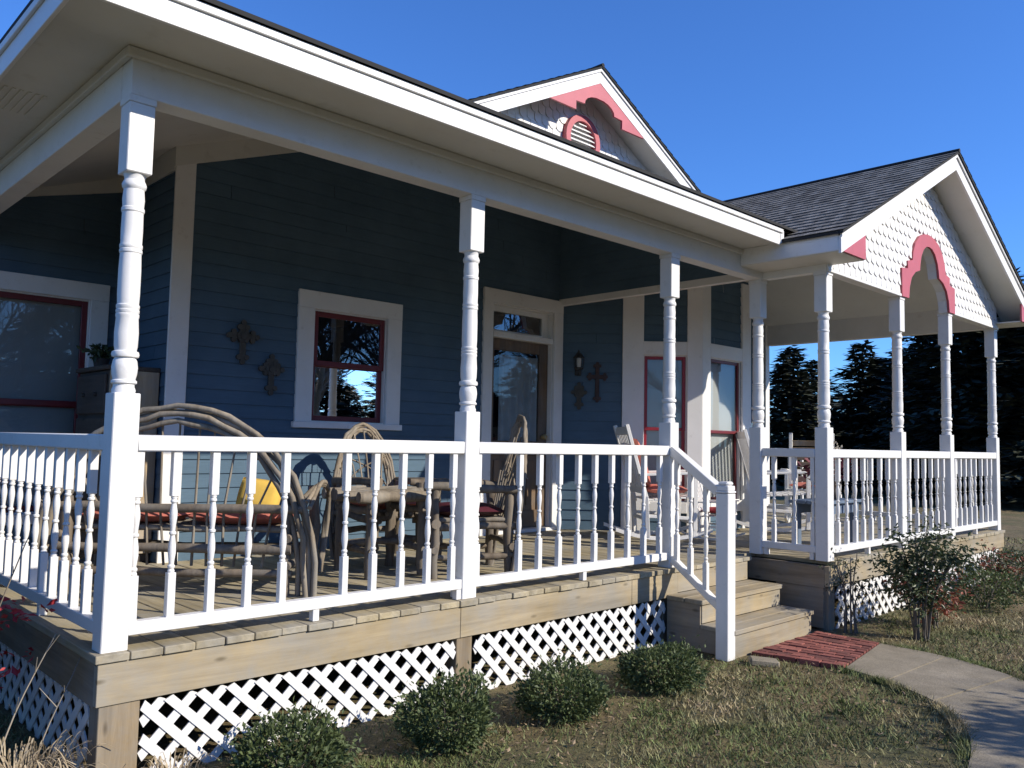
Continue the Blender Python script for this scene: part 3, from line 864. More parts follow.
bmesh.ops.remove_doubles(mb.bm, verts=mb.bm.verts[:], dist=.0005)
mb.build('arch_trim', M['red'], g2)
for s in (-1, 1):
    mb = MB(); xe = cx2 + s * 2.62; xi = cx2 + s * 2.20
    mb.py([(xe, zt2(xe) - .166), (xi, zt2(xi) - .166), (xi, 2.505), (xi + s * .36, 2.505)], -.896, -.876)
    mb.build('rake_bracket', M['red'], g2)
    mb = MB(); a, b = sorted((cx2 + s * 2.66, cx2 + s * 2.20))
    mb.box(a, b, -.874, YW if s > 0 else .0, 2.500, 2.512); mb.build('eave_soffit', M['cream'], g2)
    mb = MB(); a, b = sorted((cx2 + s * 2.672, cx2 + s * 2.652)); mb.box(a, b, -.876, YW if s > 0 else -.006, 2.505, 2.643, .002); mb.build('eave_fascia', M['white'], g2)
mb = MB()
mb.box(5.43, 5.515, -.508, -.005, HB, 2.75); mb.build('porch_side_beam', M['white'], g2)
mb = MB(); mb.box(L1 - .112, L1, YG + .092, YW - .03, HB, 2.75, .003); mb.build('porch_side_beam', M['white'], g2)
mb = MB()
for s in (-1, 1):
    xa = cx2 + s * 2.22
    mb.slab([(cx2, YG + .092, zt2(cx2) - .16), (xa, YG + .092, zt2(xa) - .16), (xa, YW + .05, zt2(xa) - .16), (cx2, YW + .05, zt2(cx2) - .16)], -.03)
mb.build('porch_ceiling', M['cream'], g2)
mb = MB(); mb.py([(5.43, 2.3), (XR, 2.3), (XR, zt2(XR) - .1), (cx2, zt2(cx2) - .1), (5.43, zt2(5.43) - .1)], YW + .02, YW + .06); mb.build('inner_wall', M['cream'], g2)
mb = MB(); mb.px([(.119, 2.452), (YW, 2.452), (YW, 2.75 + .37 * YW), (.119, 2.75)], 5.432, 5.46); mb.build('inner_wall', M['cream'], g2)

# ------------------------------------------------------------------ things hung on the walls
def cross(name, m, o, u, s, z, h, wd, kind, label):
    """ornamental wall cross of height h, centred s along the wall, z = centre above deck"""
    u = Vector((u[0], u[1], 0)).normalized(); n = Vector((u.y, -u.x, 0)); p = Vector((o[0], o[1], 0)) + u * s + n * .013
    mb = MB(); a = wd * .5
    def disc(x, zz, r, t=.022, k=14):
        mb.prism([(x + r * math.cos(2 * PI * i / k), zz + r * math.sin(2 * PI * i / k)) for i in range(k)], lambda x_, z_: (x_, -t, z_), lambda x_, z_: (x_, 0, z_))
    tz = h * .5; cz = h * .14
    if kind == 'slim':
        mb.box(-.022, .022, -.018, 0, -tz + .03, tz - .03, .004); mb.box(-a + .03, a - .03, -.0185, -.0005, cz - .022, cz + .022, .004)
        for (x, zz) in ((0, tz - .035), (0, -tz + .035), (a - .035, cz), (-a + .035, cz)):
            disc(x, zz, .024); 
            for dx, dz in ((.026, 0), (-.026, 0), (0, .026), (0, -.026)): disc(x + dx * (1 if abs(x) < .01 else .6), zz + dz, .019, .019)
        disc(0, cz, .035, .026)
    else:
        mb.box(-.026, .026, -.018, 0, -tz + .03, tz - .03, .005); mb.box(-a + .03, a - .03, -.0185, -.0005, cz - .026, cz + .026, .005)
        for (x, zz, ang) in ((0, tz - .045, PI / 2), (0, -tz + .045, -PI / 2), (a - .045, cz, 0), (-a + .045, cz, PI)):
            disc(x, zz, .026, .021)
            for q, b in enumerate((-1.75, 0, 1.75)): disc(x + .032 * math.cos(ang + b), zz + .032 * math.sin(ang + b), .021, .0225 + .001 * q)
        disc(0, cz, .052, .026); disc(0, cz, .028, .034)
        for q in range(6): disc(.043 * math.cos(q * PI / 3), cz + .043 * math.sin(q * PI / 3), .015, .030 + .0004 * q)
    ob = mb.build(name, m, None, smooth=35); ob.location = (p.x, p.y, z + DZ); ob.rotation_euler = (0, 0, math.atan2(u.y, u.x))
    return tag(ob, label, 'wall cross')
SB = lambda x: (x - BV0[0]) / S2
cross('wall_cross', M['stone'], (XM, YW), (1, 0), 1.70 - XM, 1.68, .34, .26, 'fat', 'higher and wider grey scrolled cross, the wall cross nearest the corner board')
cross('wall_cross', M['stone'], (XM, YW), (1, 0), 1.955 - XM, 1.44, .32, .21, 'fat', 'grey flowered wall cross hanging lowest and nearest to the kitchen window')
cross('wall_cross', M['rust'], BV0, (1, -1), SB(5.74), 1.615, .43, .235, 'slim', 'dark red brown slender cross with trefoil ends on the bay wall beside the front door')
cross('wall_cross', M['stone'], BV0, (1, -1), SB(5.60), 1.46, .29, .165, 'fat', 'small dark grey cross right below the porch lantern')
# lantern
u = Vector((S2, -S2, 0)); n = Vector((-S2, -S2, 0)); p = Vector((BV0[0], BV0[1], 0)) + u * SB(5.59) + n * .012
lan = empty('porch_lantern', (p.x, p.y, 1.815 + DZ), math.atan2(u.y, u.x))
tag(lan, 'black carriage lantern with a pale glass on the blue bay wall', 'wall lantern')
mb = MB(); mb.box(-.035, .035, -.014, 0, -.13, .08, .006); mb.tube(curve([(0, -.01, -.08), (0, -.06, -.13), (0, -.11, -.11), (0, -.11, -.075)]), .008); mb.build('bracket', M['iron'], lan, 40)
mb = MB(); mb.lathe([(.02, -.075), (.045, -.07), (.05, -.055), (.043, -.05)], 0, -.11, 6); mb.lathe([(.062, .055), (.058, .065), (.03, .10), (.012, .115), (.012, .13), (.006, .145)], 0, -.11, 6)
for k in range(6):
    a = 2 * PI * k / 6; mb.tube([(.045 * math.cos(a), -.11 + .045 * math.sin(a), -.055), (.058 * math.cos(a), -.11 + .058 * math.sin(a), .06)], .004, segs=5)
mb.build('cage', M['iron'], lan)
mb = MB(); mb.lathe([(.025, -.05), (.03, 0), (.032, .05), (.02, .06)], 0, -.11, 10); mb.build('lamp_glass', M['lampglass'], lan, 60)

# ------------------------------------------------------------------ rustic furniture
def log(mb, a, b, r, r2=None, n=5, j=.006, segs=9):
    a, b = Vector(a), Vector(b)
    pts = [a.lerp(b, k / n) + (Vector((random.uniform(-j, j), random.uniform(-j, j), random.uniform(-j, j))) * 1.5 if 0 < k < n else Vector()) for k in range(n + 1)]
    mb.tube(pts, r, r2, segs, .16)

def logpart(name, m, root, *segs_):
    mb = MB()
    for a, b, r in segs_: log(mb, a, b, r)
    return mb.build(name, m, root, 50)

def hoop(mb, hw, top, y0, lean, r, zb=0, n=26, j=.006, base=0):
    pts = []
    for k in range(n + 1):
        t = PI * k / n; x = -hw * math.cos(t); z = zb + (top - zb) * (math.sin(t) ** .8 if 0 < k < n else 0)
        pts.append((x + random.uniform(-j, j), y0 - lean * z + random.uniform(-j, j), z + random.uniform(-j, j)))
    mb.tube(pts, r, r * .95, 7, .1)

def cushion(mb, hx, hy, hz, c=(0, 0, 0), rot=None, puff=.5):
    t = bmesh.new(); N = 10
    for s in (1, -1):
        g = [[None] * (N + 1) for _ in range(N + 1)]
        for i in range(N + 1):
            for k in range(N + 1):
                x, y = 2 * i / N - 1, 2 * k / N - 1
                e = max(0, (1 - abs(x) ** 3) * (1 - abs(y) ** 3)) ** puff
                q = Vector((hx * x * (1 - .05 * y * y), hy * y * (1 - .05 * x * x), s * hz * e))
                if rot is not None: q = rot @ q
                g[i][k] = t.verts.new(q + Vector(c))
        for i in range(N):
            for k in range(N): t.faces.new([g[i][k], g[i + 1][k], g[i + 1][k + 1], g[i][k + 1]])
    bmesh.ops.remove_doubles(t, verts=t.verts[:], dist=.0008)
    mb.merge(t)

# loveseat: local x along the seat, back at y = 0, sitter faces +y
loc = (.73, 1.19)
lv = empty('willow_loveseat', (loc[0], loc[1], DZ), R(-45))
tag(lv, 'bent willow loveseat with a wide arched back and log legs in the porch corner', 'loveseat')
mb = MB()
for k, (hw, tp, dy) in enumerate(((.84, 1.10, .0), (.81, 1.075, .022), (.785, 1.055, -.012), (.74, 1.01, .012))): hoop(mb, hw, tp, dy, .05, .0185, j=.011)
mb.build('back_hoop', M['willow'], lv, 60)
mb = MB()
for k in range(13):
    t = (k - 6) / 6; xt = .70 * t; xb = .52 * t
    zt = 1.0 * math.sqrt(max(.05, 1 - (xt / .80) ** 2)) + .02
    mb.tube([(xb + random.uniform(-.012, .012), .03, .16), (xb * .75 + xt * .25 + random.uniform(-.015, .015), .015, .5), (xt + random.uniform(-.02, .02), -.02, zt)], .0085, .0065, 6, .1)
mb.build('back_rods', M['willow'], lv, 60)
logpart('back_rail', M['log'], lv, ((-.80, -.02, .50), (.76, -.02, .51), .026))
for q in (((-.70, -.02, .27), (.70, -.02, .275), .026), ((-.72, .0, .12), (.70, .0, .13), .024), ((-.7, .5, .22), (.7, .5, .23), .024), ((-.7, .5, .36), (.7, .5, .365), .03)): logpart('lower_rail', M['log'], lv, q)
for sx in (-1, 1):
    logpart('leg', M['log'], lv, ((sx * .66, -.0, 0), (sx * .655, .0, .56), .034)); logpart('leg', M['log'], lv, ((sx * .70, .50, 0), (sx * .69, .50, .62), .034))
    logpart('side_rail', M['log'], lv, ((sx * .68, -.06, .18), (sx * .69, .56, .19), .024)); logpart('side_rail', M['log'], lv, ((sx * .68, -.06, .34), (sx * .69, .56, .345), .026))
    mb = MB()
    for q in range(3):
        mb.tube(curve([(sx * (.80 - .02 * q), -.03, .52 + .03 * q), (sx * (.80 - .01 * q), .25, .66 - .01 * q), (sx * .78, .52, .58), (sx * (.755 - .01 * q), .61, .34), (sx * .735, .56 - .02 * q, .06)]), .014, segs=7, wob=.1)
    mb.build('arm_hoop', M['willow'], lv, 60)
mb = MB()
for k in range(9): log(mb, (-.66, .04 + .055 * k, .375), (.66, .04 + .055 * k, .38), .018, j=.004)
mb.build('seat_rods', M['willow'], lv, 50)
def onseat(px_, py_, pz_, rz=R(-45), base=loc):
    c, s = math.cos(rz), math.sin(rz); return (base[0] + px_ * c - py_ * s, base[1] + px_ * s + py_ * c, pz_ + DZ)
mb = MB(); cushion(mb, .31, .22, .05); cu = mb.build('seat_cushion', M['cushion'], None, 80); cu.location = onseat(-.33, .27, .445); cu.rotation_euler = (0, 0, R(-45))
tag(cu, 'salmon red cushion on the left half of the willow loveseat', 'cushion', 'salmon cushions on the loveseat')
cu2 = cu.copy(); COL.objects.link(cu2); cu2.location = onseat(.32, .27, .445); tag(cu2, 'salmon red cushion under the yellow pillow on the loveseat', 'cushion', 'salmon cushions on the loveseat')
mb = MB(); cushion(mb, .13, .105, .045); yp = mb.build('throw_pillow', M['yellow'], None, 80); yp.location = onseat(.44, .16, .575); yp.rotation_euler = (R(68), R(8), R(-40))
tag(yp, 'bright yellow throw pillow leaning in the willow loveseat', 'pillow')

def willow_chair(name, x, y, rz, label, hw=.33, top=1.06):
    """facing local -y"""
    c = empty(name, (x, y, DZ), rz); tag(c, label, 'armchair', 'bent willow chairs on the porch')
    mb = MB()
    for k in range(4): hoop(mb, hw - .022 * k, top - .02 * k, .26 + .006 * k, -.13, .0145, j=.009)
    mb.build('back_hoop', M['willow'], c, 60)
    mb = MB()
    for k in range(7):
        t = (k - 3) / 3
        mb.tube([(.14 * t, .24, .40), (.20 * t, .31, .72), (.27 * t, .385, .30 + .70 * math.sqrt(max(.08, 1 - (.27 * t / .32) ** 2)))], .007, .006, 6, .1)
    for s in (-1, 1):
        mb.tube(curve([(s * .27, .30, .42), (s * .1, .33, .66), (-s * .2, .36, .80)]), .007, segs=6)
    mb.build('back_rods', M['willow'], c, 60)
    for s in (-1, 1):
        logpart('leg', M['log'], c, ((s * .29, -.28, 0), (s * .285, -.28, .62), .033)); logpart('leg', M['log'], c, ((s * .27, .26, 0), (s * .27, .25, .60), .033))
        logpart('arm', M['log'], c, ((s * .30, -.36, .62), (s * .29, .32, .60), .030))
        logpart('side_rail', M['log'], c, ((s * .28, -.32, .14), (s * .275, .30, .15), .022)); logpart('side_rail', M['log'], c, ((s * .28, -.34, .34), (s * .275, .32, .35), .026))
    for q in (((-.35, -.28, .36), (.35, -.28, .37), .03), ((-.33, -.28, .20), (.33, -.28, .19), .024), ((-.32, .27, .22), (.32, .27, .21), .024)): logpart('cross_rail', M['log'], c, q)
    mb = MB()
    for k in range(9): log(mb, (-.27 + .0675 * k, -.32, .385), (-.27 + .0675 * k, .27, .39), .018, j=.004)
    mb.build('seat_rods', M['willow'], c, 50)
    return c
ca = willow_chair('willow_chair', 2.56, 1.62, R(-3), 'willow armchair with a hooped back directly under the kitchen window')
cb = willow_chair('willow_chair', 2.68, .82, R(-118), 'willow armchair seen from the side in front of the door, facing left', top=1.13)
mb = MB(); cushion(mb, .26, .25, .045)
k1 = mb.build('seat_cushion', M['cushion'], None, 80); k1.location = (2.56, 1.62, DZ + .445); k1.rotation_euler = (0, 0, R(-3)); tag(k1, 'salmon red cushion on the willow armchair under the window', 'cushion')
k2 = k1.copy(); COL.objects.link(k2); k2.data = k1.data.copy(); k2.data.materials[0] = M['burgundy']; k2.location = (2.68, .82, DZ + .445); k2.rotation_euler = (0, 0, R(-118)); tag(k2, 'dark wine red cushion on the willow armchair turned sideways to the door', 'cushion')

tb = empty('log_table', (2.16, 1.13, DZ), R(-8)); tag(tb, 'low rustic log table with a slab top between the willow chairs', 'table')
mb = MB()
for k in range(6): log(mb, (-.30 - .03 * (k % 2), -.25 + .1 * k, .545), (.30 + .02 * (k % 3), -.25 + .1 * k, .55), .042, j=.006)
mb.build('table_top', M['willow'], tb, 50)
for sx in (-1, 1):
    for sy in (-1, 1): logpart('leg', M['log'], tb, ((sx * .20, sy * .24, 0), (sx * .195, sy * .235, .53), .036))
    logpart('stretcher', M['log'], tb, ((sx * .2, -.28, .18), (sx * .2, .28, .19), .026), ((sx * .2, -.28, .45), (sx * .2, .28, .45), .028))
logpart('stretcher', M['log'], tb, ((-.26, .0, .22), (.26, .0, .22), .024))

# tall cabinet against the recessed wall, a plant on it
cab = empty('wooden_cabinet', (.935, 2.90, DZ)); tag(cab, 'weathered brown cabinet with drawers and a tan end panel beside the corner board', 'cabinet')
mb = MB(); mb.box(-.17, .18, -.325, .35, .06, 1.40, .006); mb.box(-.20, .185, -.348, .37, 1.401, 1.435, .006); mb.box(-.16, .17, -.32, .34, 0, .059)
mb.build('cabinet_body', M['brown'], cab)
mb = MB(); mb.box(-.172, .178, -.346, -.3255, .06, 1.40, .004); mb.build('end_panel', M['tan'], cab)
for k in range(4):
    d = MB(); d.box(-.192, -.1705, -.29, .32, .12 + .32 * k, .12 + .32 * k + .29, .006); d = d.build('drawer', M['brown'], cab)
    for yy in (-.12, .15):
        h = MB(); h.lathe([(.016, 0), (.018, .012), (.012, .022)], 0, 0, 10)
        for v in h.bm.verts: q = v.co.copy(); v.co = (-.192 - q.z, yy + q.x, .265 + .32 * k + q.y)
        h.build('knob', M['iron'], d, 40)

def leafcloud(mb, n, fn, size, flat=.0, asp=.5):
    for _ in range(n):
        p, nrm = fn(); p = Vector(p)
        d = Vector((random.gauss(0, 1), random.gauss(0, 1), random.gauss(0, .7))) + Vector(nrm) * 1.2
        if d.length < .01: continue
        d.normalize(); s = d.cross(Vector((random.gauss(0, 1), random.gauss(0, 1), random.gauss(0, 1)))).normalized()
        L = size * random.uniform(.6, 1.3); w_ = L * asp * .5; nn = s.cross(d) * (w_ * .35)
        a, b, c, e = p, p + d * L * .5 + s * w_ + nn, p + d * L, p + d * L * .5 - s * w_ + nn
        mb.quad(a, b, c, e)

pot = empty('potted_fern', (.86, 3.08, DZ + 1.435)); tag(pot, 'small dark potted plant on top of the brown cabinet', 'potted plant')
mb = MB(); mb.lathe([(.045, 0), (.06, .07), (.064, .08), (.055, .08)], 0, 0, 14); mb.build('pot', M['terracotta'], pot, 40)
mb = MB()
def f():
    a = random.uniform(0, 2 * PI); r = abs(random.gauss(0, .06)); return (r * math.cos(a), r * math.sin(a), .08 + random.uniform(0, .09)), (math.cos(a), math.sin(a), .5)
leafcloud(mb, 160, f, .055); mb.build('foliage', M['nandina'], pot, normals=False)

# ------------------------------------------------------------------ white rocking chairs
def rocker(x, y, rz, label, sc=1.0, cushm=None, name='rocking_chair', tanback=False):
    """faces local -y"""
    c = empty(name, (x, y, DZ), rz); c.scale = (sc, sc, sc); tag(c, label, 'rocking chair', 'white rocking chairs on the porch')
    for s in (-1, 1):
        mb = MB(); pts = []
        for k in range(15):
            t = -1 + 2 * k / 14; pts.append((t * .48 + .06, .018 + .085 * t * t))
        mb.px(pts + [(a, b + .035) for a, b in pts[::-1]], s * .26 - .014, s * .26 + .014); mb.build('rocker_runner', M['white'], c)
        mb = MB(); bar(mb, Vector((s * .26, -.24, .045)), Vector((s * .26, -.25, .66)), .02, .02, .003); mb.build('leg', M['white'], c)
        mb = MB(); bar(mb, Vector((s * .26, .22, .05)), Vector((s * .255, .24, .44)), .02, .02, .003); mb.build('leg', M['white'], c)
        mb = MB(); bar(mb, Vector((s * .285, -.31, .675)), Vector((s * .275, .32, .645)), .04, .012, .004); mb.build('armrest', M['white'], c)
        mb = MB(); bar(mb, Vector((s * .245, .22, .36)), Vector((s * .25, .44, 1.13)), .022, .018, .004); mb.build('back_post', M['white'], c)
    mb = MB(); mb.box(-.26, .26, -.25, -.22, .17, .20, .003); mb.box(-.26, .26, .21, .24, .20, .23, .003)
    for s in (-1, 1): bar(mb, Vector((s * .26, -.24, .23)), Vector((s * .26, .22, .25)), .012, .016, .003)
    mb.build('stretcher', M['white'], c)
    mb = MB()
    for k in range(8): mb.box(-.27, .27, -.28 + .064 * k, -.28 + .064 * k + .055, .43 - .005 * k, .447 - .005 * k, .003)
    mb.build('seat', M['white'], c)
    mb = MB()
    if tanback:
        for k in range(6):
            z_ = .55 + .09 * k; yy = .22 + (z_ - .36) * .286; bar(mb, Vector((-.25, yy, z_)), Vector((.25, yy, z_)), .009, .034, .003)
        mb.build('back_slats', M['tan'], c)
    else:
        for zz in (.50, 1.07):
            yy = .22 + (zz - .36) * .286; bar(mb, Vector((-.25, yy, zz)), Vector((.25, yy, zz)), .011, .04, .003)
        for k in range(7):
            xx = -.19 + .063 * k; bar(mb, Vector((xx, .262, .50)), Vector((xx, .42, 1.06)), .018, .007, .002)
        mb.build('back_slats', M['white'], c)
    return c
rocker(5.62, 1.20, R(52), 'white rocking chair with red cushions on back and seat nearest the front door')
rocker(7.45, .92, R(42), 'tall plain white rocking chair seen from the side behind the post right of the steps')
rocker(8.45, 1.05, R(-66), 'white rocking chair with tan wooden ladder slats on its back', tanback=True)
rocker(6.05, .85, R(15), 'small child size white rocking chair with a red seat in front of the bay', .58)
def pad(name, x, y, z, rz, hx, hy, hz, m, label, tilt=0):
    mb = MB(); cushion(mb, hx, hy, hz); o = mb.build(name, M[m], None, 80); o.location = (x, y, DZ + z); o.rotation_euler = (tilt, 0, rz); return tag(o, label, 'cushion')
pad('seat_cushion', 5.62, 1.20, .50, R(52), .22, .22, .045, 'cushion', 'salmon seat cushion of the white rocker nearest the front door')
r_ = R(52); pad('back_cushion', 5.62 - math.sin(r_) * .25, 1.20 + math.cos(r_) * .25, .76, r_, .20, .25, .045, 'cushion', 'salmon cushion standing against the back of the rocker nearest the front door', R(73))
pad('seat_cushion', 8.45, 1.05, .485, R(-66), .24, .23, .035, 'cushion', 'salmon pad on the seat of the tan backed rocking chair')
pad('seat_cushion', 6.05, .85, .295, R(15), .14, .13, .03, 'redcloth', 'bright red pad on the small child size rocking chair')

# blue painted storage bench with a potted plant behind the gable porch railing
bb = empty('blue_bench', (6.36, -.14, DZ)); tag(bb, 'blue grey painted low wooden bench behind the gable porch railing', 'bench')
mb = MB(); mb.box(-.40, .40, -.17, -.004, .425, .455, .005); mb.box(-.40, .40, .004, .17, .425, .455, .005); mb.build('seat_board', M['bluewood'], bb)
for sx in (-1, 1):
    for sy in (-1, 1):
        mb = MB(); mb.box(sx * .34 - .035, sx * .34 + .035, sy * .12 - .03, sy * .12 + .03, 0, .4245, .004); mb.build('leg', M['bluewood'], bb)
for sy in (-1, 1):
    mb = MB(); mb.box(-.304, .304, sy * .12 - .012, sy * .12 + .012, .33, .4245, .003); mb.build('apron', M['bluewood'], bb)
pp = empty('potted_plant', (6.42, -.13, DZ + .455)); tag(pp, 'pot with burgundy leaves and pale dried flower heads on the blue bench', 'potted plant')
mb = MB(); mb.lathe([(.09, 0), (.12, .16), (.13, .18), (.115, .18)], 0, 0, 18); mb.build('pot', M['terracotta'], pp, 40)
mb = MB()
def f():
    a = random.uniform(0, 2 * PI); r = abs(random.gauss(0, .11)); return (r * math.cos(a) * 1.3, r * math.sin(a), .18 + random.uniform(0, .22)), (math.cos(a), math.sin(a), .6)
leafcloud(mb, 260, f, .085); mb.build('foliage', M['burgundy'], pp, normals=False)
mb = MB()
for k in range(16):
    a = random.uniform(-.3, .3); b = random.uniform(-1, 1)
    q = Vector((.05 + b * .14, a * .2, .44 + random.uniform(0, .10) + .05 * (b < -.3)))
    mb.tube([(b * .03, a * .05, .15), tuple(q * .6 + Vector((0, 0, .12))), tuple(q)], .0025, segs=4)
    leafcloud(mb, 10, lambda q=q: (q + Vector((random.gauss(0, .015), random.gauss(0, .015), random.gauss(0, .012))), (0, 0, 1)), .026, asp=.8)
mb.build('dried_flowers', M['drywhite'], pp, normals=False)

# ------------------------------------------------------------------ ground, path
def structure(o): o['kind'] = 'structure'; return o
mb = MB(); mb.quad((-400, -400, 0), (400, -400, 0), (400, 400, 0), (-400, 400, 0)); structure(mb.build('ground', M['ground']))
walkL = [(4.30, -1.245), (4.23, -1.5), (4.11, -1.735), (3.90, -2.02), (3.55, -2.24), (3.04, -2.40), (2.3, -2.52), (.8, -2.62)]
walkR = [(5.22, -1.105), (5.20, -1.5), (5.08, -1.87), (4.88, -2.2), (4.5, -2.66), (3.9, -3.1), (2.9, -3.45), (.8, -3.65)]
cl = lambda L: [(p.x, p.y) for p in curve([(x, y, 0) for x, y in L], 5)]
mb = MB(); a, b = cl(walkL), cl(walkR)
ends = [0, 6, 13, 20, 27, len(a) - 1]
for i0, i1 in zip(ends, ends[1:]):                     # poured slabs with open control joints
    A_, B_ = [Vector(p) for p in a[i0:i1 + 1]], [Vector(p) for p in b[i0:i1 + 1]]
    if i0: A_[0] = A_[0] + (A_[1] - A_[0]).normalized() * .012; B_[0] = B_[0] + (B_[1] - B_[0]).normalized() * .012
    mb.pz([tuple(p) for p in A_ + B_[::-1]], -.03, .024 - .003 * (i0 % 2))
structure(mb.build('concrete_walk', M['concrete']))
# brick landing: individual bricks at the foot of the steps
mb = MB()
Q = [Vector((4.165, -.612)), Vector((4.298, -1.238)), Vector((5.218, -1.10)), Vector((5.20, -.612))]
def q2(s, t): return (Q[0] * (1 - s) + Q[3] * s) * (1 - t) + (Q[1] * (1 - s) + Q[2] * s) * t
nx, ny = 13, 4
for i in range(nx):
    offs = .5 if i % 2 else 0
    for k in range(-1, ny + 1):
        t0, t1 = max(0, (k + offs) / ny), min(1, (k + 1 + offs) / ny)
        if t1 - t0 < .05: continue
        s0, s1 = i / nx, (i + 1) / nx; g = .009
        P4 = [q2(s0 + g, t0 + g), q2(s1 - g, t0 + g), q2(s1 - g, t1 - g), q2(s0 + g, t1 - g)]
        h = .032 + random.uniform(-.004, .004)
        mb.pz([(p.x, p.y) for p in P4], -.03, h)
structure(mb.build('brick_path', M['brick']))

# ------------------------------------------------------------------ plants
def ball(rx, ry, rz, seed, lump=.22):
    rng = random.Random(seed); bumps = [(rng.uniform(0, 2 * PI), rng.uniform(-.4, 1.2), rng.uniform(.5, 1)) for _ in range(9)]
    def f():
        a = random.uniform(0, 2 * PI); e = math.asin(random.uniform(-.92, 1))
        d = Vector((math.cos(e) * math.cos(a), math.cos(e) * math.sin(a), math.sin(e)))
        s = 1.0
        for ba, be, bs in bumps:
            bd = Vector((math.cos(be) * math.cos(ba), math.cos(be) * math.sin(ba), math.sin(be)))
            s += lump * bs * max(0, d.dot(bd) - .75) * 3 - .02
        r = s * (random.uniform(.45, 1) ** .5)
        if random.random() < .13: r *= random.uniform(1.05, 1.38)
        f = r
        if d.z < 0: f = r / max(.35, math.hypot(d.x, d.y)) * (1 - .22 * d.z * d.z)
        return (d.x * rx * f, d.y * ry * f, max(.012, rz * .48 + d.z * rz * .50 * r)), (d.x, d.y, d.z + .3)
    return f
def shrub(name, x, y, rx, ry, rz, n, size, m, label, cat='shrub', group=None, seed=1, stems=7, stemm='bark', asp=.55, lump=.38):
    c = empty(name, (x, y, 0)); tag(c, label, cat, group)
    mb = MB(); leafcloud(mb, n, ball(rx, ry, rz, seed, lump), size, asp=asp); mb.build('foliage', M[m], c, normals=False)
    mb = MB()
    for k in range(stems):
        a = 2 * PI * k / stems + .3; mb.tube(curve([(.02 * math.cos(a), .02 * math.sin(a), -.02), (rx * .3 * math.cos(a), ry * .3 * math.sin(a), rz * .4), (rx * .6 * math.cos(a), ry * .6 * math.sin(a), rz * .85)], 4), .008, .003, 5)
    mb.build('stems', M[stemm], c)
    return c
G_ = 'clipped boxwoods along the lattice'
shrub('boxwood_shrub', .62, -.41, .285, .24, .235, 5200, .026, 'boxwood', 'low rounded boxwood nearest the corner post, cut by the bottom of the picture', group=G_, seed=1)
shrub('boxwood_shrub', 1.39, -.58, .235, .22, .30, 5200, .026, 'boxwood', 'round upright boxwood in front of the wooden post under the second porch post', group=G_, seed=2)
shrub('boxwood_shrub', 2.14, -.64, .275, .235, .24, 5200, .026, 'boxwood', 'spreading boxwood in the middle of the lattice, third from the corner', group=G_, seed=3)
shrub('boxwood_shrub', 2.98, -.66, .275, .24, .25, 5200, .026, 'boxwood', 'dark boxwood right beside the newel post of the steps', group=G_, seed=4)

def cane_shrub(name, x, y, h, sp, ncane, m, label, nleaf, size, twig='bark', group=None):
    c = empty(name, (x, y, 0)); tag(c, label, 'shrub', group)
    st = MB(); lf = MB()
    for k in range(ncane):
        a = 2 * PI * k / ncane + random.uniform(-.4, .4); r = sp * random.uniform(.2, 1); hh = h * random.uniform(.55, 1)
        pts = curve([(.05 * math.cos(a), .05 * math.sin(a), 0), (r * .35 * math.cos(a), r * .35 * math.sin(a), hh * .5), (r * .8 * math.cos(a), r * .8 * math.sin(a), hh * .85), (r * math.cos(a), r * math.sin(a), hh)], 4)
        st.tube(pts, .007, .003, 5)
        for q in range(nleaf):
            t = random.uniform(.22, 1) ** .8; p = pts[min(len(pts) - 1, int(t * (len(pts) - 1)))]
            c0 = p + Vector((random.gauss(0, .075), random.gauss(0, .075), random.gauss(0, .05)))
            dr = Vector((math.cos(a), math.sin(a), -.3))
            for l in range(5): leafcloud(lf, 1, lambda: (c0 + Vector((random.gauss(0, .02), random.gauss(0, .02), random.gauss(0, .012))), dr), size, asp=.42)
    st.build('stems', M[twig], c); lf.build('foliage', M[m], c, normals=False)
    return c
cane_shrub('nandina_shrub', 5.72, -1.22, .92, .36, 15, 'nandina', 'tall airy dark green nandina bush growing beside the concrete walk', 44, .045)
cane_shrub('nandina_shrub', 6.28, -1.10, .46, .30, 12, 'nandred', 'low rusty red nandina next to the tall green bush', 20, .045)
cane_shrub('nandina_shrub', 5.52, -.74, .66, .13, 7, 'nandina', 'sparse twiggy vine shrub climbing the corner of the gable porch', 8, .035)
shrub('boxwood_shrub', 7.60, -1.12, .34, .28, .36, 2200, .032, 'boxwood', 'dark round shrub below the last lattice panel of the gable porch', group='shrubs at the far porch end', seed=6)
shrub('boxwood_shrub', 8.85, -1.05, .40, .32, .44, 2400, .034, 'nandina', 'farthest dark shrub at the right edge beyond the gable porch corner', group='shrubs at the far porch end', seed=7)
cane_shrub('nandina_shrub', 8.55, -.95, .52, .25, 9, 'nandred', 'reddish twiggy shrub between the two dark shrubs at the far porch end', 9, .04)
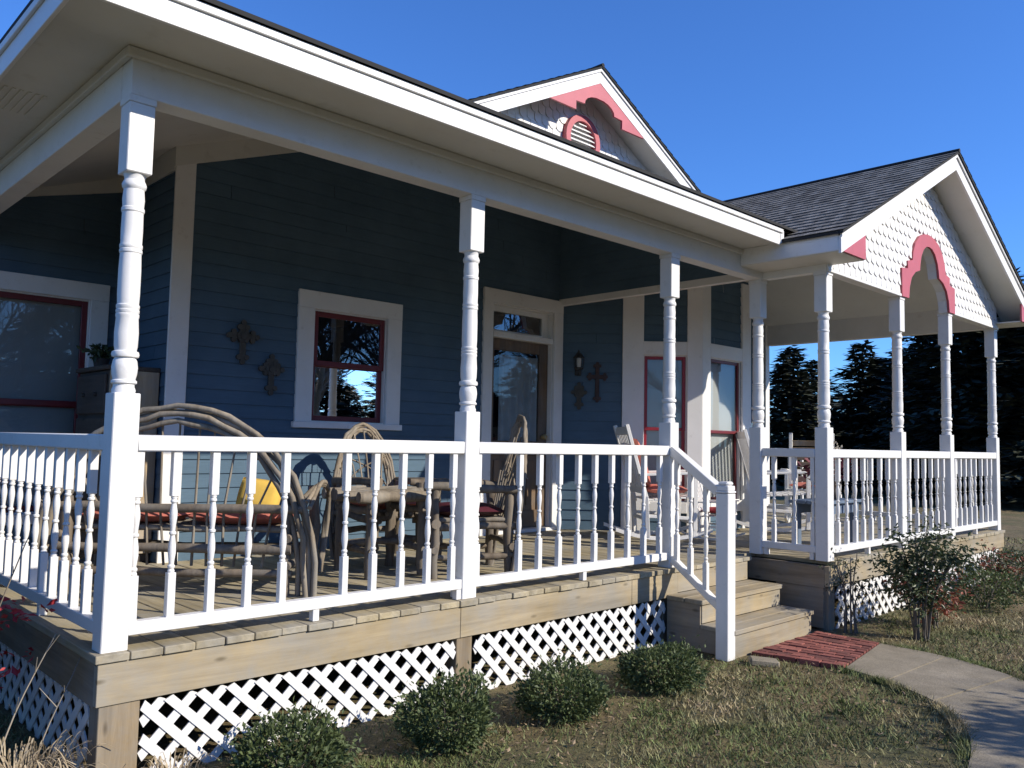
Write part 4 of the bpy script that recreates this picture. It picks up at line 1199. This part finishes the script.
# lower left corner: dead perennials, a scarlet sprig
def drygrass(name, x, y, n, h, sp, label, bend=.5):
    c = empty(name, (x, y, 0)); tag(c, label, 'dry plant')
    mb = MB()
    for k in range(n):
        a = random.uniform(0, 2 * PI); r = random.uniform(0, sp * .5); hh = h * random.uniform(.4, 1); L = hh * random.uniform(.2, bend)
        p = Vector((r * math.cos(a), r * math.sin(a), 0)); d = Vector((math.cos(a), math.sin(a), 0))
        pts = [p, p + d * L * .3 + Vector((0, 0, hh * .6)), p + d * L + Vector((0, 0, hh * random.uniform(.7, 1))), p + d * L * 1.6 + Vector((0, 0, hh * random.uniform(.35, .8)))]
        s = Vector((-d.y, d.x, 0)) * random.uniform(.0014, .004); cp = curve(pts, 3)
        for i in range(len(cp) - 1): mb.quad(cp[i] - s, cp[i] + s, cp[i + 1] + s * .8, cp[i + 1] - s * .8)
    mb.build('blades', M['straw'], c, normals=False); return c
drygrass('dead_perennial', -.36, -.02, 340, .27, .42, 'tangle of dead tan leaves at the lower left corner of the picture')
drygrass('dead_perennial', .17, -.24, 90, .17, .26, 'small tuft of dry pinkish leaves at the foot of the corner post')
tw = empty('bare_twig_plant', (-.40, .22, 0)); tag(tw, 'thin bare stalks standing in front of the side lattice', 'dry plant')
mb = MB()
for (dx, dy, h, lx) in ((0, 0, .62, .24), (.12, -.1, .44, .16), (-.16, .3, .86, .10), (-.1, .25, .98, .26)):
    pts = curve([(dx, dy, 0), (dx + lx * .4, dy + .02, h * .5), (dx + lx, dy + .03, h)], 4); mb.tube(pts, .005, .0025, 5)
    for k in range(4):
        p = pts[random.randrange(3, len(pts))]; mb.tube([p, p + Vector((random.uniform(-.06, .06), random.uniform(-.06, .06), random.uniform(.03, .09)))], .0028, .0015, 4)
mb.build('stalks', M['willow'], tw, 60)
cane_shrub('nandina_shrub', -.32, .62, .84, .10, 5, 'redberry', 'sprig of scarlet leaves at the left edge below the side railing', 5, .05)

# lawn blades, soil litter
def inpoly(x, y, P):
    c = False; j = len(P) - 1
    for i in range(len(P)):
        if (P[i][1] > y) != (P[j][1] > y) and x < (P[j][0] - P[i][0]) * (y - P[i][1]) / (P[j][1] - P[i][1]) + P[i][0]: c = not c
        j = i
    return c
walk = a + b[::-1]; brick = [(q.x, q.y) for q in Q]
rng = random.Random(5)
vs, fs = [], []
cam_xy = (-1.317, -3.782)
def covered(x, y):
    if inpoly(x, y, walk) or inpoly(x, y, brick): return True
    if -.08 < x < 5.2 and y > (-.64 if 3.9 < x < 5.2 else -.02): return True
    if x >= 5.2 and x < 10.05 and y > -.62: return True
    return False
nb = 0
while nb < 175000:
    d = 2.2 + 15 * rng.random() ** 1.9; h = R(rng.uniform(2, 104))
    x = cam_xy[0] + d * math.sin(h); y = cam_xy[1] + d * math.cos(h)
    if y > 6 or covered(x, y): continue
    if -.5 < y < -.02 and -.1 < x < 3.9 and rng.random() < .85: continue
    k = math.sin(x * 2.1 + math.sin(y * 3.3)) + math.sin(y * 2.7 + 1.3 * math.sin(x * 1.7))
    if k < -.7 and rng.random() < .75: continue
    hh = rng.uniform(.008, .032) * (1 + .04 * d); t = rng.uniform(0, 2 * PI); wv = rng.uniform(.0014, .0032) * (1 + .12 * d); ln = rng.uniform(.2, 1.5) * hh; t2 = rng.uniform(0, 2 * PI)
    i = len(vs); cx, sx = math.cos(t) * wv, math.sin(t) * wv
    vs += [(x - cx, y - sx, 0), (x + cx, y + sx, 0), (x + ln * math.cos(t2), y + ln * math.sin(t2), hh)]; fs.append((i, i + 1, i + 2)); nb += 1
for q in range(420):                                   # taller clumps and weeds
    d = 2.3 + 9 * rng.random() ** 1.6; h = R(rng.uniform(8, 80)); X = cam_xy[0] + d * math.sin(h); Y = cam_xy[1] + d * math.cos(h)
    if covered(X, Y) or Y > -.05: continue
    rr = rng.uniform(.02, .07); hm = rng.uniform(.025, .065)
    for z_ in range(rng.randint(25, 60)):
        x = X + rng.gauss(0, rr); y = Y + rng.gauss(0, rr)
        if covered(x, y): continue
        hh = hm * rng.uniform(.5, 1.1); t1_ = rng.uniform(0, 2 * PI); wv = rng.uniform(.002, .0045); ln = rng.uniform(.2, 1.1) * hh; t2_ = rng.uniform(0, 2 * PI); i = len(vs)
        vs += [(x - math.cos(t1_) * wv, y - math.sin(t1_) * wv, 0), (x + math.cos(t1_) * wv, y + math.sin(t1_) * wv, 0), (x + ln * math.cos(t2_), y + ln * math.sin(t2_), hh)]; fs.append((i, i + 1, i + 2))
for L in (walkL, walkR):                              # grass leaning over the edge of the walk
    C = cl(L)
    for q in range(5200):
        i0 = rng.randrange(len(C) - 1); t = rng.random(); x = C[i0][0] * (1 - t) + C[i0 + 1][0] * t; y = C[i0][1] * (1 - t) + C[i0 + 1][1] * t
        sg = 1 if L is walkR else -1
        nx_, ny_ = C[i0 + 1][1] - C[i0][1], -(C[i0 + 1][0] - C[i0][0]); nl = math.hypot(nx_, ny_); nx_, ny_ = -nx_ / nl * sg, -ny_ / nl * sg
        if math.sin(x * 9 + y * 7) + math.sin(y * 17 - x * 5) < -.3 and rng.random() < .8: continue
        o_ = rng.uniform(-.004, .06) if rng.random() < .93 else -rng.uniform(0, .03); x += nx_ * o_; y += ny_ * o_
        hh = rng.uniform(.02, .055); t1_ = rng.uniform(0, 2 * PI); wv = rng.uniform(.002, .004); ln = rng.uniform(.2, 1.3) * hh; t2_ = rng.uniform(0, 2 * PI); i = len(vs)
        vs += [(x - math.cos(t1_) * wv, y - math.sin(t1_) * wv, 0), (x + math.cos(t1_) * wv, y + math.sin(t1_) * wv, 0), (x + ln * math.cos(t2_), y + ln * math.sin(t2_), hh)]; fs.append((i, i + 1, i + 2))
gr = raw('lawn_grass', vs, fs, M['grass']); gr['kind'] = 'stuff'; gr['label'] = 'patchy short winter lawn'
vs, fs = [], []; nb = 0
while nb < 3800:
    d = 2.2 + 12 * rng.random() ** 1.6; h = R(rng.uniform(8, 80)); x = cam_xy[0] + d * math.sin(h); y = cam_xy[1] + d * math.cos(h)
    near = -1.0 < y < -.02 and -.2 < x < 3.9
    if covered(x, y) or y > 3 or (not near and rng.random() < .45): continue
    s = rng.uniform(.006, .017); t = rng.uniform(0, 2 * PI); e1 = Vector((math.cos(t), math.sin(t), rng.uniform(-.35, .35))); e2 = Vector((-math.sin(t), math.cos(t), rng.uniform(-.5, .5)))
    p = Vector((x, y, .012 + rng.uniform(0, .014))); i = len(vs)
    vs += [tuple(p - e1 * s), tuple(p + e2 * s * .5), tuple(p + e1 * s + Vector((0, 0, .006))), tuple(p - e2 * s * .5)]; fs.append((i, i + 1, i + 2, i + 3)); nb += 1
lt = raw('fallen_leaves', vs, fs, M['dryleaf']); lt['kind'] = 'stuff'; lt['label'] = 'scattered dry leaves on the lawn and bed'
# edging stone by the newel
mb = MB(); mb.box(-.10, .10, -.05, .05, -.01, .045, .012); so = mb.build('edging_stone', M['concrete']); so.location = (4.02, -.80, 0); so.rotation_euler = (0, R(4), R(-50))
tag(so, 'flat pale stone lying in the grass by the newel post', 'stone')

# ------------------------------------------------------------------ trees
def conifer_mesh(h, rad, seed, n=260):
    rg = random.Random(seed); mb = MB()
    for k in range(n):
        t = (k + rg.random()) / n; z = h * (.04 + .96 * t); L = rad * (1 - t) ** .8 * rg.uniform(.45, 1.2) + .15
        a = rg.uniform(0, 2 * PI); droop = -.18 * L
        m_ = max(5, int(L * 20))
        for q in range(m_):
            s = (q + rg.random()) / m_; sp = .38 * L * (1.05 - s) + .09
            off = rg.uniform(-1, 1) * sp
            c = Vector((math.cos(a) * L * s - math.sin(a) * off, math.sin(a) * L * s + math.cos(a) * off, z + droop * s * s + .10 * L * s + rg.gauss(0, .05)))
            w_ = rg.uniform(.12, .23); l = rg.uniform(.20, .40); b_ = a + rg.uniform(-.9, .9)
            d = Vector((math.cos(b_), math.sin(b_), rg.uniform(-.45, .35))) * l; s_ = Vector((-math.sin(b_), math.cos(b_), rg.uniform(-.4, .4))) * w_
            mb.quad(c - d * .3, c + s_ * .5 + d * .2, c + d, c - s_ * .5 + d * .2)
    me = bpy.data.meshes.new('crown'); mb.bm.to_mesh(me); mb.bm.free(); me.materials.append(M['conifer'])
    t = MB(); t.tube([(0, 0, -.05), (.03, 0, h * .5), (0, 0, h * .97)], .16, .02, 8); to = t.build('trunk', M['bark']); tm = to.data; bpy.data.objects.remove(to)
    return me, tm
cm = [conifer_mesh(5.6, 2.1, 3), conifer_mesh(6.0, 2.4, 4), conifer_mesh(7.4, 3.0, 5, 330)]
def conifer(x, y, k, sc, rz, label, sx=1.0):
    c = empty('evergreen_tree', (x, y, 0), rz); c.scale = (sc * sx, sc * sx, sc); tag(c, label, 'tree', 'dark evergreens beyond the porch')
    for nm, me in (('crown', cm[k][0]), ('trunk', cm[k][1])):
        o = bpy.data.objects.new(nm, me); COL.objects.link(o); o.parent = c
    return c
conifer(27.4, 11.2, 0, .93, .3, 'short evergreen just right of the house corner post, first of the row', 1.25)
conifer(30.5, 9.8, 1, .93, 1.2, 'pointed evergreen with open sky either side, between the two nearest gable porch posts', 1.2)
conifer(35.0, 9.9, 0, 1.02, 2.2, 'small distant evergreen low behind the gap between two tall dark trees', 1.3)
conifer(27.6, 6.5, 2, .84, .8, 'broad dark evergreen behind the arched opening of the gable', 1.1)
conifer(25.8, 4.7, 2, .93, 2.9, 'tall dark evergreen right behind the last two gable porch posts', 1.1)
conifer(27.4, 4.0, 2, .95, 4.0, 'tall dark evergreen behind the right end post of the gable porch', 1.15)
conifer(25.6, 2.6, 2, .9, 5.0, 'dark evergreen filling the right edge beyond the porch', 1.15)
conifer(34, 13.6, 1, .9, 3.3, 'evergreen standing farther back behind the shortest front tree', 1.3)
conifer(36, 7.0, 2, .85, 1.9, 'evergreen in the second row seen between the dark front trees', 1.3)
conifer(40, 12.5, 1, 1.0, .9, 'dim evergreen at the back of the row filling the low gap on the left', 1.9)
conifer(42, 9.5, 1, .86, 2.6, 'dim wide evergreen at the back of the row behind the pointed tree', 2.0)
conifer(33, 5.2, 2, 1.0, 3.9, 'dim evergreen at the back behind the right hand dark trees', 1.6)
conifer(31.5, 7.9, 0, .80, 5.4, 'low evergreen filling the gap beside the pointed tree', 1.5)

def bare_tree(name, x, y, h, r, seed, label, depth=5, first=.35, spread=.55):
    rg = random.Random(seed); c = empty(name, (x, y, 0)); tag(c, label, 'tree', 'bare trees across the lawn')
    tr, br = MB(), MB()
    def grow(mb, p, d, L, r0, lev):
        n = 4; pts = [p]; q = p.copy(); dd = d.copy()
        for k in range(n):
            dd = (dd + Vector((rg.gauss(0, .10), rg.gauss(0, .10), rg.gauss(0, .05) + .03))).normalized(); q = q + dd * L / n; pts.append(q.copy())
        mb.tube(pts, r0, r0 * .62, 7 if lev < 2 else 4)
        if lev >= depth: return
        for k in range(3 if lev < 3 else 2):
            t = rg.uniform(first if lev == 0 else .35, 1); i = min(n - 1, int(t * n)); s = pts[i].lerp(pts[i + 1], t * n - i)
            ax = Vector((rg.gauss(0, 1), rg.gauss(0, 1), rg.gauss(0, .35))).normalized()
            nd = (dd + ax * spread * rg.uniform(.7, 1.5)).normalized()
            grow(br, s, nd, L * rg.uniform(.55, .8), r0 * .52, lev + 1)
        grow(br, pts[-1], (dd + Vector((rg.gauss(0, .25), rg.gauss(0, .25), 0))).normalized(), L * .72, r0 * .6, lev + 1)
    grow(tr, Vector((0, 0, -.05)), Vector((0, 0, 1)), h * .38, r, 0)
    tr.build('trunk', M['bark'], c, 60); br.build('branches', M['bark'], c, 60)
    return c
t1 = bare_tree('bare_tree', 13.5, -21.0, 11.0, .42, 21, 'big bare tree with the thickest trunk across the lawn, mirrored in the kitchen window')
t2 = bare_tree('bare_tree', 5.0, -24.0, 10.5, .26, 23, 'bare tree straight across the lawn from the porch corner')
t3 = bare_tree('bare_tree', -4.0, -21.0, 10.5, .26, 24, 'bare tree at the left of the front lawn, mirrored in the wing window')
row = 'bare trees in the row across the lawn'
for k, (x, y, src, sc_) in enumerate(((9.0, -23, t2, 1), (17.5, -23, t3, 1.05), (21, -20, t2, .95), (25.5, -24, t1, 1), (30, -19, t3, .9), (35, -23, t2, 1.05), (0.5, -26, t3, 1.1), (-9, -24, t2, 1), (-14, -20, t3, .95), (12, -29, t3, 1.2), (19.5, -29, t2, 1.25), (27, -30, t3, 1.2), (15.5, -26, t2, 1.1), (7, -30, t3, 1.2), (41, -27, t1, 1.1), (23, -33, t2, 1.3))):
    o = dup(src); o.location = (x, y, 0); o.rotation_euler = (0, 0, k * 1.9 + .7); o.scale = (sc_,) * 3
    tag(o, 'bare grey tree in the row across the lawn, glimpsed in the window reflections', 'tree', row)
for k in range(25):
    x, y = -14 + 2.7 * k + random.uniform(-.5, .5), -38 + random.uniform(-2, 2)
    c = conifer(x, y, 1 + k % 2, (.84, 1.02, .78, .92)[k % 4], k * 1.3, 'dark evergreen in the far hedge across the lawn, glimpsed in the window reflections', 1.5)
    c['group'] = 'evergreens across the lawn'
bare_tree('bare_tree', 6.1, -8.6, 4.3, .085, 26, 'young bare tree by the walk whose twigs shade the lawn', 4, .4, .7)
shrub('added_shadow_bush', 5.5, -5.55, .80, .75, 1.95, 6500, .10, 'nandina', 'out of view evergreen bush added to cast a shadow across the concrete', seed=44, lump=.5)  # out-of-frame bush added to throw shadow over the walk
for k, (x, y) in enumerate(((-1.12, .55), (-1.1, 1.6), (-1.0, 2.6), (-.95, 3.4))):  # unseen row added to keep sky light off the side lattice
    shrub('added_holly_shrub', x, y, .50, .60, 1.4, 3600, .06, 'nandina', 'unseen holly bush added left of the porch to block sky light', group='added hollies left of the porch', seed=30 + k)

# ------------------------------------------------------------------ light, sky, camera
sunv = Vector((.47, -1.0, .64)).normalized()
el = math.asin(sunv.z); az = math.atan2(sunv.x, sunv.y)
w = bpy.data.worlds.new('World'); scene.world = w; w.use_nodes = True
nt = w.node_tree; bg = nt.nodes['Background']
sky = nt.nodes.new('ShaderNodeTexSky'); sky.sky_type = 'NISHITA'; sky.sun_disc = False
sky.sun_elevation = el; sky.sun_rotation = az; sky.altitude = 400; sky.air_density = 1.0; sky.dust_density = .2; sky.ozone_density = 3.0
tint = nt.nodes.new('ShaderNodeMix'); tint.data_type = 'RGBA'; tint.blend_type = 'MULTIPLY'; tint.inputs[0].default_value = 1
tint.inputs[7].default_value = (.49, .88, 1.48, 1)          # deep winter blue
nt.links.new(sky.outputs[0], tint.inputs[6]); nt.links.new(tint.outputs[2], bg.inputs['Color']); bg.inputs['Strength'].default_value = .118
sl = bpy.data.lights.new('Sun', 'SUN'); sl.energy = 4.9; sl.angle = R(.5); sl.color = (1, .92, .79)
so = bpy.data.objects.new('Sun', sl); COL.objects.link(so); so.rotation_euler = sunv.to_track_quat('Z', 'Y').to_euler(); so.location = (6, -14, 9)
cam = bpy.data.cameras.new('Camera'); cam.sensor_width = 36; cam.lens = 833.05 / 1024 * 36; cam.clip_end = 1000; cam.clip_start = .05
co = bpy.data.objects.new('Camera', cam); COL.objects.link(co)
r_, u_, f_ = Vector((.71863, -.69509, .02046)), Vector((-.06372, -.03652, .9973)), Vector((.69247, .71799, .07054))
co.matrix_world = Matrix(((r_.x, u_.x, -f_.x, -1.317), (r_.y, u_.y, -f_.y, -3.782), (r_.z, u_.z, -f_.z, .928 + DZ), (0, 0, 0, 1)))
scene.camera = co
vs_ = scene.view_settings; vs_.view_transform = 'Standard'; vs_.look = 'None'; vs_.exposure = .34; vs_.gamma = 1; vs_.use_curve_mapping = False
